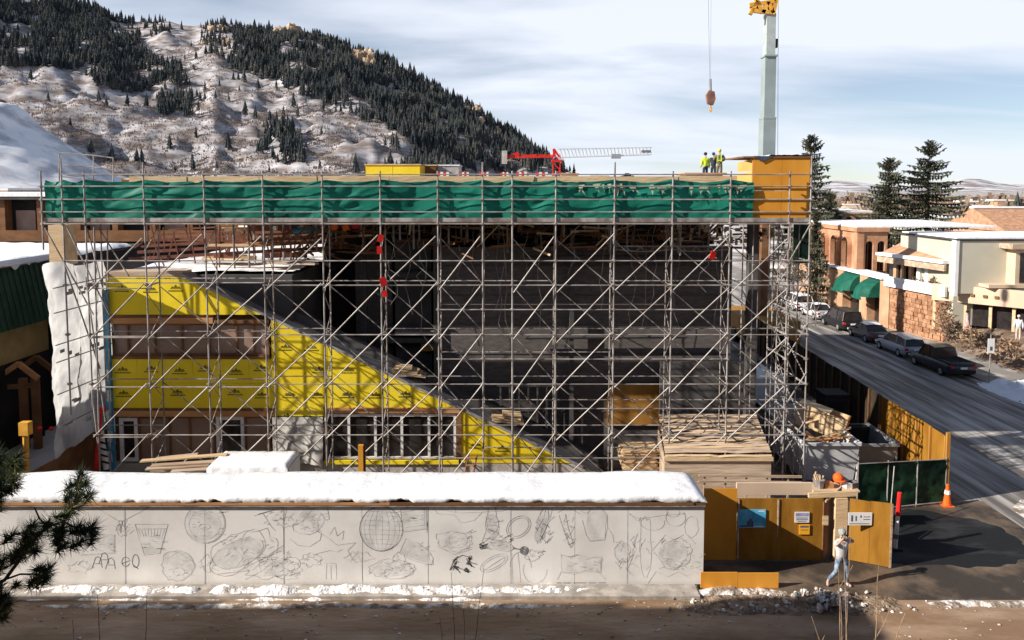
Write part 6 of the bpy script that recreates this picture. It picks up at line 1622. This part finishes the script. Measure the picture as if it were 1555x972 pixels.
# farther blocks behind the arcade and roofs at the right edge
def block(label, px0, px1, py0, py1, Y, D, mat, name='far_building', snow=True, win=0):
    a, b, z0, z1 = P(px0,py1,Y).x, P(px1,py1,Y).x, 0, P(px0,py0,Y).z
    root = thing(name, label, 'building', ((a+b)/2, Y, 0)); part('wall', MB().bb((a, Y, 0), (b, Y+D, z1)), mat, root)
    part('roof_edge', MB().bb((a-.15, Y-.15, z1+.002), (b+.15, Y+D, z1+.25)), m_plank, root)
    if snow: part('roof_snow', MB().bb((a-.12, Y-.1, z1+.253), (b+.12, Y+D-.1, z1+.5)), m_snow, root)
    for k in range(win):
        x = a+(b-a)*(k+.5)/win; part('window', MB().bb((x-(b-a)/win*.22, Y-.06, P(px0,(py0+py1)/2+4,Y).z), (x+(b-a)/win*.22, Y-.003, P(px0,(py0+py1)/2-8,Y).z)), m_glass, root)
    return root
block('red brown brick block with snowy roof behind the left spruce', 1268, 1322, 325, 350, 112, 14, m_sand, win=4)
block('long pale grey shed roof behind the spruces', 1425, 1490, 333, 356, 150, 20, m_sage, win=5)
def gable(label, px0, px1, pyr, pye, Y, D, mat):
    a, b, zr_, ze = P(px0,pye,Y).x, P(px1,pye,Y).x, P(px0,pyr,Y).z, P(px0,pye,Y).z
    root = thing('gabled_house', label, 'house', ((a+b)/2, Y, 0)); part('wall', MB().bb((a+.3, Y+.3, 0), (b-.3, Y+D-.3, ze)), m_sand, root)
    part('roof', MB().add([(a,Y,ze),(b,Y,ze),(b,Y+D/2,zr_),(a,Y+D/2,zr_),(a,Y+D,ze),(b,Y+D,ze)], [(0,1,2,3),(3,2,5,4),(0,3,4),(1,5,2)]), mat, root)
    part('ridge_snow', MB().bar((a-.2, Y+D/2, zr_+.1), (b+.2, Y+D/2, zr_+.1), 1.2, .3), m_snow, root); part('chimney', MB().bb((a+(b-a)*.3, Y+D*.55, ze), (a+(b-a)*.3+1, Y+D*.55+1, zr_+1)), m_tile, root)
    return root
gable('wide tan roofed house beyond the snowy flat roof', 1455, 1560, 315, 340, 165, 22, m_plank)
gable('brown gabled roof at the right edge beyond the sage building', 1528, 1680, 318, 352, 120, 18, m_tile)
gable('small far house left of the spruce pair', 1300, 1330, 312, 324, 210, 16, m_plank)
for k, (a, b, r) in enumerate(((1462,1500,308),(1508,1550,306),(1340,1372,318),(1440,1462,322))): block(('far pale house under the low hills','far tan house at the right edge under the low hills','far house between the two big spruces','far small house behind the shed roof')[k], a, b, r, 322, 230+15*k, 14, (m_beige, m_tan, m_sand, m_plank)[k], win=3)

# ================================================================ BUILDINGS ON THE LEFT
nb = thing('green_sided_house', 'shaded house at the left edge with green metal siding and tan wall', 'house', (-24.4, 37, 0))
xw = -24.6; Y0, Y1 = 33.6, 40.6
part('side_wall', MB().bb((xw-9, Y0, 0), (xw-.4, Y1, 9.0)), m_tan, nb)
zs0, zs1 = P(30,495,37).z, P(30,402,37).z
part('mansard_skin', MB().add([(xw-.02,Y0,zs1),(xw-.02,Y1,zs1),(xw+.55,Y1,zs0),(xw+.55,Y0,zs0),(xw-.3,Y0,zs1),(xw-.3,Y1,zs1),(xw-.3,Y1,zs0),(xw-.3,Y0,zs0)], [(0,1,2,3),(7,6,5,4),(1,5,6,2),(0,3,7,4),(3,2,6,7)]), m_gside, nb)
y = Y0+.1
while y < Y1-.1: part('seam_rib', MB().bar((xw+.0, y, zs1), (xw+.57, y, zs0), .06, .06, (0,1,0)), m_gside, nb); y += .42
part('corner_trim', MB().bb((xw-.38, Y1-.25, 0), (xw+.56, Y1+.25, zs0-.003)), m_netdk, nb); part('dark_recess', MB().bb((xw-.39, Y0, 0), (xw-.2, Y1-.26, P(30,552,37).z)), m_dark, nb)
part('flat_roof', MB().bb((xw-12, Y0, 9.0), (xw+.15, 50, 9.2)), m_greyw, nb)
rows = [[(xw-12+12.3*i/30, Y0-.1+14.9*j/34, 9.21+.16+.10*fbm(i*.3, j*.35, 5, 3, 1) - (.2 if i == 30 else 0)) for i in range(31)] for j in range(35)]
part('roof_snow', MB().grid(rows), m_snow, nb, True)
rows = [[(xw+.16+.1*sin(pi*j/4)+.03*fbm(i*.4, j, 2, 3, 1), Y0+(Y1-Y0)*i/40, 9.40-.08*j*(1+.9*max(0, fbm(i*.22, 1, 4, 3, 1)))) for i in range(41)] for j in range(5)]
part('eave_snow', MB().grid(rows), m_snow, nb, True)
ne = thing('added_shade_house', 'plain tan house added unseen beyond the left edge to shade the alley', 'house', (-32, 29, 0))  # unseen house added to keep the alley in shade
part('wall', MB().bb((-44, 25.4, 0), (-27.5, 33.4, 7.6)), m_tan, ne); part('roof', MB().prism([(25.0, 7.603), (33.9, 7.603), (29.4, 9.2)], -44.4, -27.2, 'x'), m_snow, ne)
for k in range(3): part('window', MB().bb((-27.497, 26.4+2.3*k, 3.6), (-27.45, 27.6+2.3*k, 5.2)), m_glass, ne)
# brown timber porch in front of it
YPc = 36.6
pc = thing('timber_porch', 'brown timber porch gable in deep shade at the left edge', 'porch', (-23, YPc, 0))
a, m_, b = P(-40,600,YPc), P(28,552,YPc), P(58,575,YPc)
for dy in (0, 1.4): part('rafter', MB().bar(a+Vector((0,dy,0)), m_+Vector((0,dy,0)), .17, .24).bar(m_+Vector((0,dy,0)), b+Vector((0,dy,0)), .17, .24), m_wood if dy == 0 else m_brown, pc)
for px in (34, 53): part('porch_post', MB().bb((P(px,620,YPc).x-.16, YPc, 0), (P(px,620,YPc).x+.16, YPc+.25, P(px,575,YPc).z)), m_brown, pc)
part('cross_beam', MB().bar(P(-40,590,YPc+.1), P(58,585,YPc+.1), .17, .22), m_brown, pc)
part('porch_back', MB().bb((P(-40,600,YPc+2).x, YPc+2, 0), (P(64,600,YPc+2).x, YPc+2.1, P(58,580,YPc+2).z)), m_dark, pc)
hy = thing('yellow_bollard', 'bright yellow bollard with square cap beside the dark porch', 'bollard', tuple(P(38,690,28.5))); c0 = P(37,700,28.5); c1 = P(39,655,28.5)
part('post', MB().tube((c0.x,28.5,0.0), (c1.x,28.5,c1.z), .11, n=8), m_craney, hy); part('cap', MB().box((c1.x,28.5,c1.z+.12), (.36,.3,.5)), m_craney, hy)
for k, px in enumerate((60, 78)):
    c = P(px, 651, 31+k); solo('red_lamp', MB().ball(c, .10, 8, 6), m_red, ('left','right')[k]+' red warning lamp hanging in the dark alley', 'lamp', tuple(c))
# large dark hotel further back with deep balconies
ht = thing('dark_lodge', 'long dark timber lodge with snowy roof and red brown balconies behind the left roofs', 'building', (-36, 62, 0))
zt_ = P(30,303,62).z
part('wall', MB().bb((-62, 62.5, 0), (-10, 74, zt_-.02)), m_dark, ht); part('roof', MB().bb((-62.5, 61.2, zt_), (-9.6, 75, zt_+.25)), m_greyw, ht); part('roof_snow', MB().bb((-62.5, 61.15, zt_+.253), (-9.6, 75, zt_+.55)), m_snow, ht)
for k in range(17):
    x = -60+3.05*k; part('balcony_bay', MB().bb((x, 61.6, zt_-3.6), (x+.45, 62.497, zt_-.01)), m_brown, ht)
    if k % 2 == 0: part('window', MB().bb((x+.8, 62.44, zt_-2.9), (x+2.4, 62.497, zt_-.9)), m_copper, ht)
part('balcony_rail', MB().bb((-61, 61.5, zt_-3.4), (-10.5, 61.58, zt_-2.5)), m_brown, ht)
for k, (a, b, r, Y, m_) in enumerate(((-30,12,292,95,m_plank),(14,44,296,110,m_white),(48,66,300,100,m_brown),(-60,-20,290,120,m_tan))):
    block(('snow roofed cabin at the foot of the ski slope','white cabin below the ski slope','small brown cabin left of the green net','tan cabin at the far left below the slope')[k], a, b, r, 306, Y, 9, m_, 'cabin', True, 2)
solo('rooftop_crate', MB().bb((P(74,370,33).x, 33, 9.5), (P(97,370,33).x, 34, P(80,342,33).z)), m_plypale, 'pale plywood crate standing on the snowy roof under the net end', 'crate', (P(88,370,33).x, 33, 9.5))
# building added on the near side, unseen past the left edge, to shade the roadway
cb = thing('added_shade_building', 'tall tan building added out of view on the near side to shade the roadway', 'building', (-30, 10, 0))
part('wall', MB().bb((-52, 2, 0), (-13.2, 14.6, 12.7)), m_beige, cb); part('parapet', MB().bb((-52.1, 1.9, 12.7), (-13.1, 14.75, 13.0)), m_plank, cb)
for k in range(9):
    for z in (1.2, 4.8, 8.4, 11.2): part('window', MB().bb((-50.5+4*k, 14.603, z), (-48.7+4*k, 14.64, z+1.7)), m_glass, cb)
for k in range(6): part('shadow_edge_block', MB().bb((-49+6.2*k, 12.5, 13.0), (-46+6.2*k+RND.uniform(0,2.2), 14.7, 13.45+RND.uniform(0,.6))), m_tile, cb)  # uneven heights added to break up the shadow edge on the road

# the photographer's own building, unseen behind the camera, added to block sky light
ob = thing('added_sky_blocker', 'long brown building added unseen behind the viewpoint to block sky light', 'building', (0, -2, 0))
part('wall', MB().bb((-70, -16, 0), (70, -2.0, 17.5)), m_brown, ob); part('roof_edge', MB().bb((-70.3, -16.2, 17.5), (70.3, -1.7, 17.9)), m_plank, ob)
for k in range(32):
    for z in (1.0, 4.8, 8.6): part('window', MB().bb((-66+4.2*k, -1.996, z), (-64.2+4.2*k, -1.95, z+1.9)), m_glass, ob)

# ================================================================ NEAR PINE AND DRY STALKS
pn = thing('pine_tree', 'dark pine tree reaching its needle tufts into the left edge of the view', 'tree', (-8.6, 9.4, 0))
YP = 9.4
part('trunk', MB().tube((-8.6, YP, 0), (-8.5, YP+.2, 13.5), .22, .07, 9), m_bark, pn)
bm_ = MB(); nd = MB(); rng = random.Random(77)
def Pn(px, py, dy=0): return P(px, py, YP+dy)
stems = [[(-120,930),(-40,905),(8,880),(30,850),(52,818),(72,800),(96,792),(112,770),(118,745),(124,722)], [(30,850),(10,862),(-10,870)], [(52,818),(40,808),(20,812)], [(8,880),(30,872),(58,872),(75,862)],
         [(96,792),(112,800),(128,805),(140,800)], [(112,770),(128,765),(138,752)], [(-100,800),(-40,760),(0,735),(18,710),(28,695)], [(0,735),(10,748),(20,752)], [(-120,980),(-50,950),(0,925),(15,905)], [(96,792),(92,812),(100,826)], [(72,800),(60,788),(52,770)]]
for k, s in enumerate(stems):
    pts = [Pn(px, py, .5*sin(k*2.1)*(1 if px < 20 else .6)) for px, py in s]
    bm_.path(pts, .028 if k in (0,6,8) else .014, 5, .010)
part('branch', bm_, m_bark, pn, kind='stuff')
tufts = [(124,720,1.0),(132,732,.8),(116,735,1.0),(120,752,1.0),(108,750,.8),(112,770,1.0),(104,782,.9),(138,752,.9),(140,800,1.1),(130,808,1.0),(120,800,1.0),(142,812,.8),(126,822,.8),(100,826,1.0),(90,818,.8),(96,800,1),(84,806,1),(70,800,1.0),(60,812,1.0),(48,822,1.1),(52,836,1),(38,832,1.0),(34,846,.9),(20,812,.9),(24,836,.8),
         (75,862,.9),(64,872,1.0),(56,866,.8),(72,874,.8),(50,880,.8),(46,800,.9),(40,812,.9),(10,850,.9),(0,862,1),(-8,845,1),(28,692,1.0),(20,704,1.1),(10,714,1.1),(22,722,1.0),(4,728,1.1),(14,742,1.0),(0,752,1.1),(26,738,.8),(-8,735,1.2),(-4,768,1.0),(30,708,.8),(6,700,.9),(-6,690,1.1),(10,905,1.0),(2,915,1.1),(14,918,.9),(-6,930,1.2),(8,938,.8),(-10,900,1.1),(2,890,.7),(26,886,.6),(-14,880,1)]
for (px, py, s) in tufts:
    c = Pn(px, py, rng.uniform(-.25,.25)); ax = Vector((rng.uniform(.1,1), rng.uniform(-.5,.5), rng.uniform(-.1,.9))).normalized()
    for q in range(150):
        d = Vector((rng.gauss(0,1), rng.gauss(0,1), rng.gauss(0,1))).normalized(); d = (d+ax*.55).normalized(); b = c-ax*rng.uniform(0,.16); L = .20*s*rng.uniform(.6,1.15)
        n_ = d.cross(Vector((rng.uniform(-1,1),1,rng.uniform(-1,1)))).normalized()*.0056
        nd.add([b-n_, b+n_, b+d*L], [(0,1,2)])
for k in range(170):     # the rest of the crown, outside the frame
    a = rng.uniform(0, 2*pi); z = rng.uniform(4.5, 13.2); r_ = (14.5-z)*.20*rng.random()**.5+.2
    c = Vector((-8.6+r_*cos(a)-.2, YP+r_*sin(a), z))
    if proj(c)[0] > -22: continue
    for q in range(46):
        d = Vector((rng.gauss(0,1), rng.gauss(0,1), rng.gauss(0,1))).normalized(); n_ = d.cross(Vector((0.3,1,.2))).normalized()*.012
        nd.add([c-n_, c+n_, c+d*.30], [(0,1,2)])
part('crown', nd, m_pine, pn)
def stalks(label, stems_, Y, seed):
    rng = random.Random(seed); x0 = P(stems_[0][0], 960, Y).x; root = thing('dry_sapling', label, 'sapling', (x0, Y, 0), 'dry saplings along the near verge'); mb = MB(); tw_ = MB()
    for (bx, tx, ty) in stems_:
        b = P(bx, 972, Y); pts = [Vector((b.x, Y, 0))]; t = P(tx, ty, Y); n = 9
        for i in range(1, n+1):
            u = i/n; pts.append(Vector((b.x+(t.x-b.x)*max(0, (u*t.z-b.z)/(t.z-b.z))+.03*fbm(u*4, bx, 2, 3, 1), Y+.05*sin(u*5+bx), t.z*u)))
        mb.path(pts, .020, 4, .006)
        for i in range(5, n):
            if rng.random() < .45:
                d = Vector((rng.uniform(-.5,.5), rng.uniform(-.3,.3), .8)).normalized()*rng.uniform(.08,.25); tw_.tube(pts[i], pts[i]+d, .006, .003, 3, False)
    part('stem', mb, m_twig, root, kind='stuff')
    if tw_.v: part('twig', tw_, m_twig, root, kind='stuff')
stalks('thin dry sapling before the left end of the mural', [(149,148,903),(222,222,905),(112,112,940)], 17.0, 1)
stalks('pair of tall pale dry saplings below the middle of the mural', [(690,686,868),(722,735,862),(706,703,925),(672,668,935)], 17.0, 2)
stalks('cluster of tall dry saplings in front of the walking person', [(1276,1272,862),(1284,1282,800),(1287,1292,798),(1245,1232,935),(1280,1276,905)], 17.0, 3)
stalks('branching dry saplings right of the walking person', [(1328,1336,855),(1326,1350,925),(1362,1374,930)], 17.0, 4)
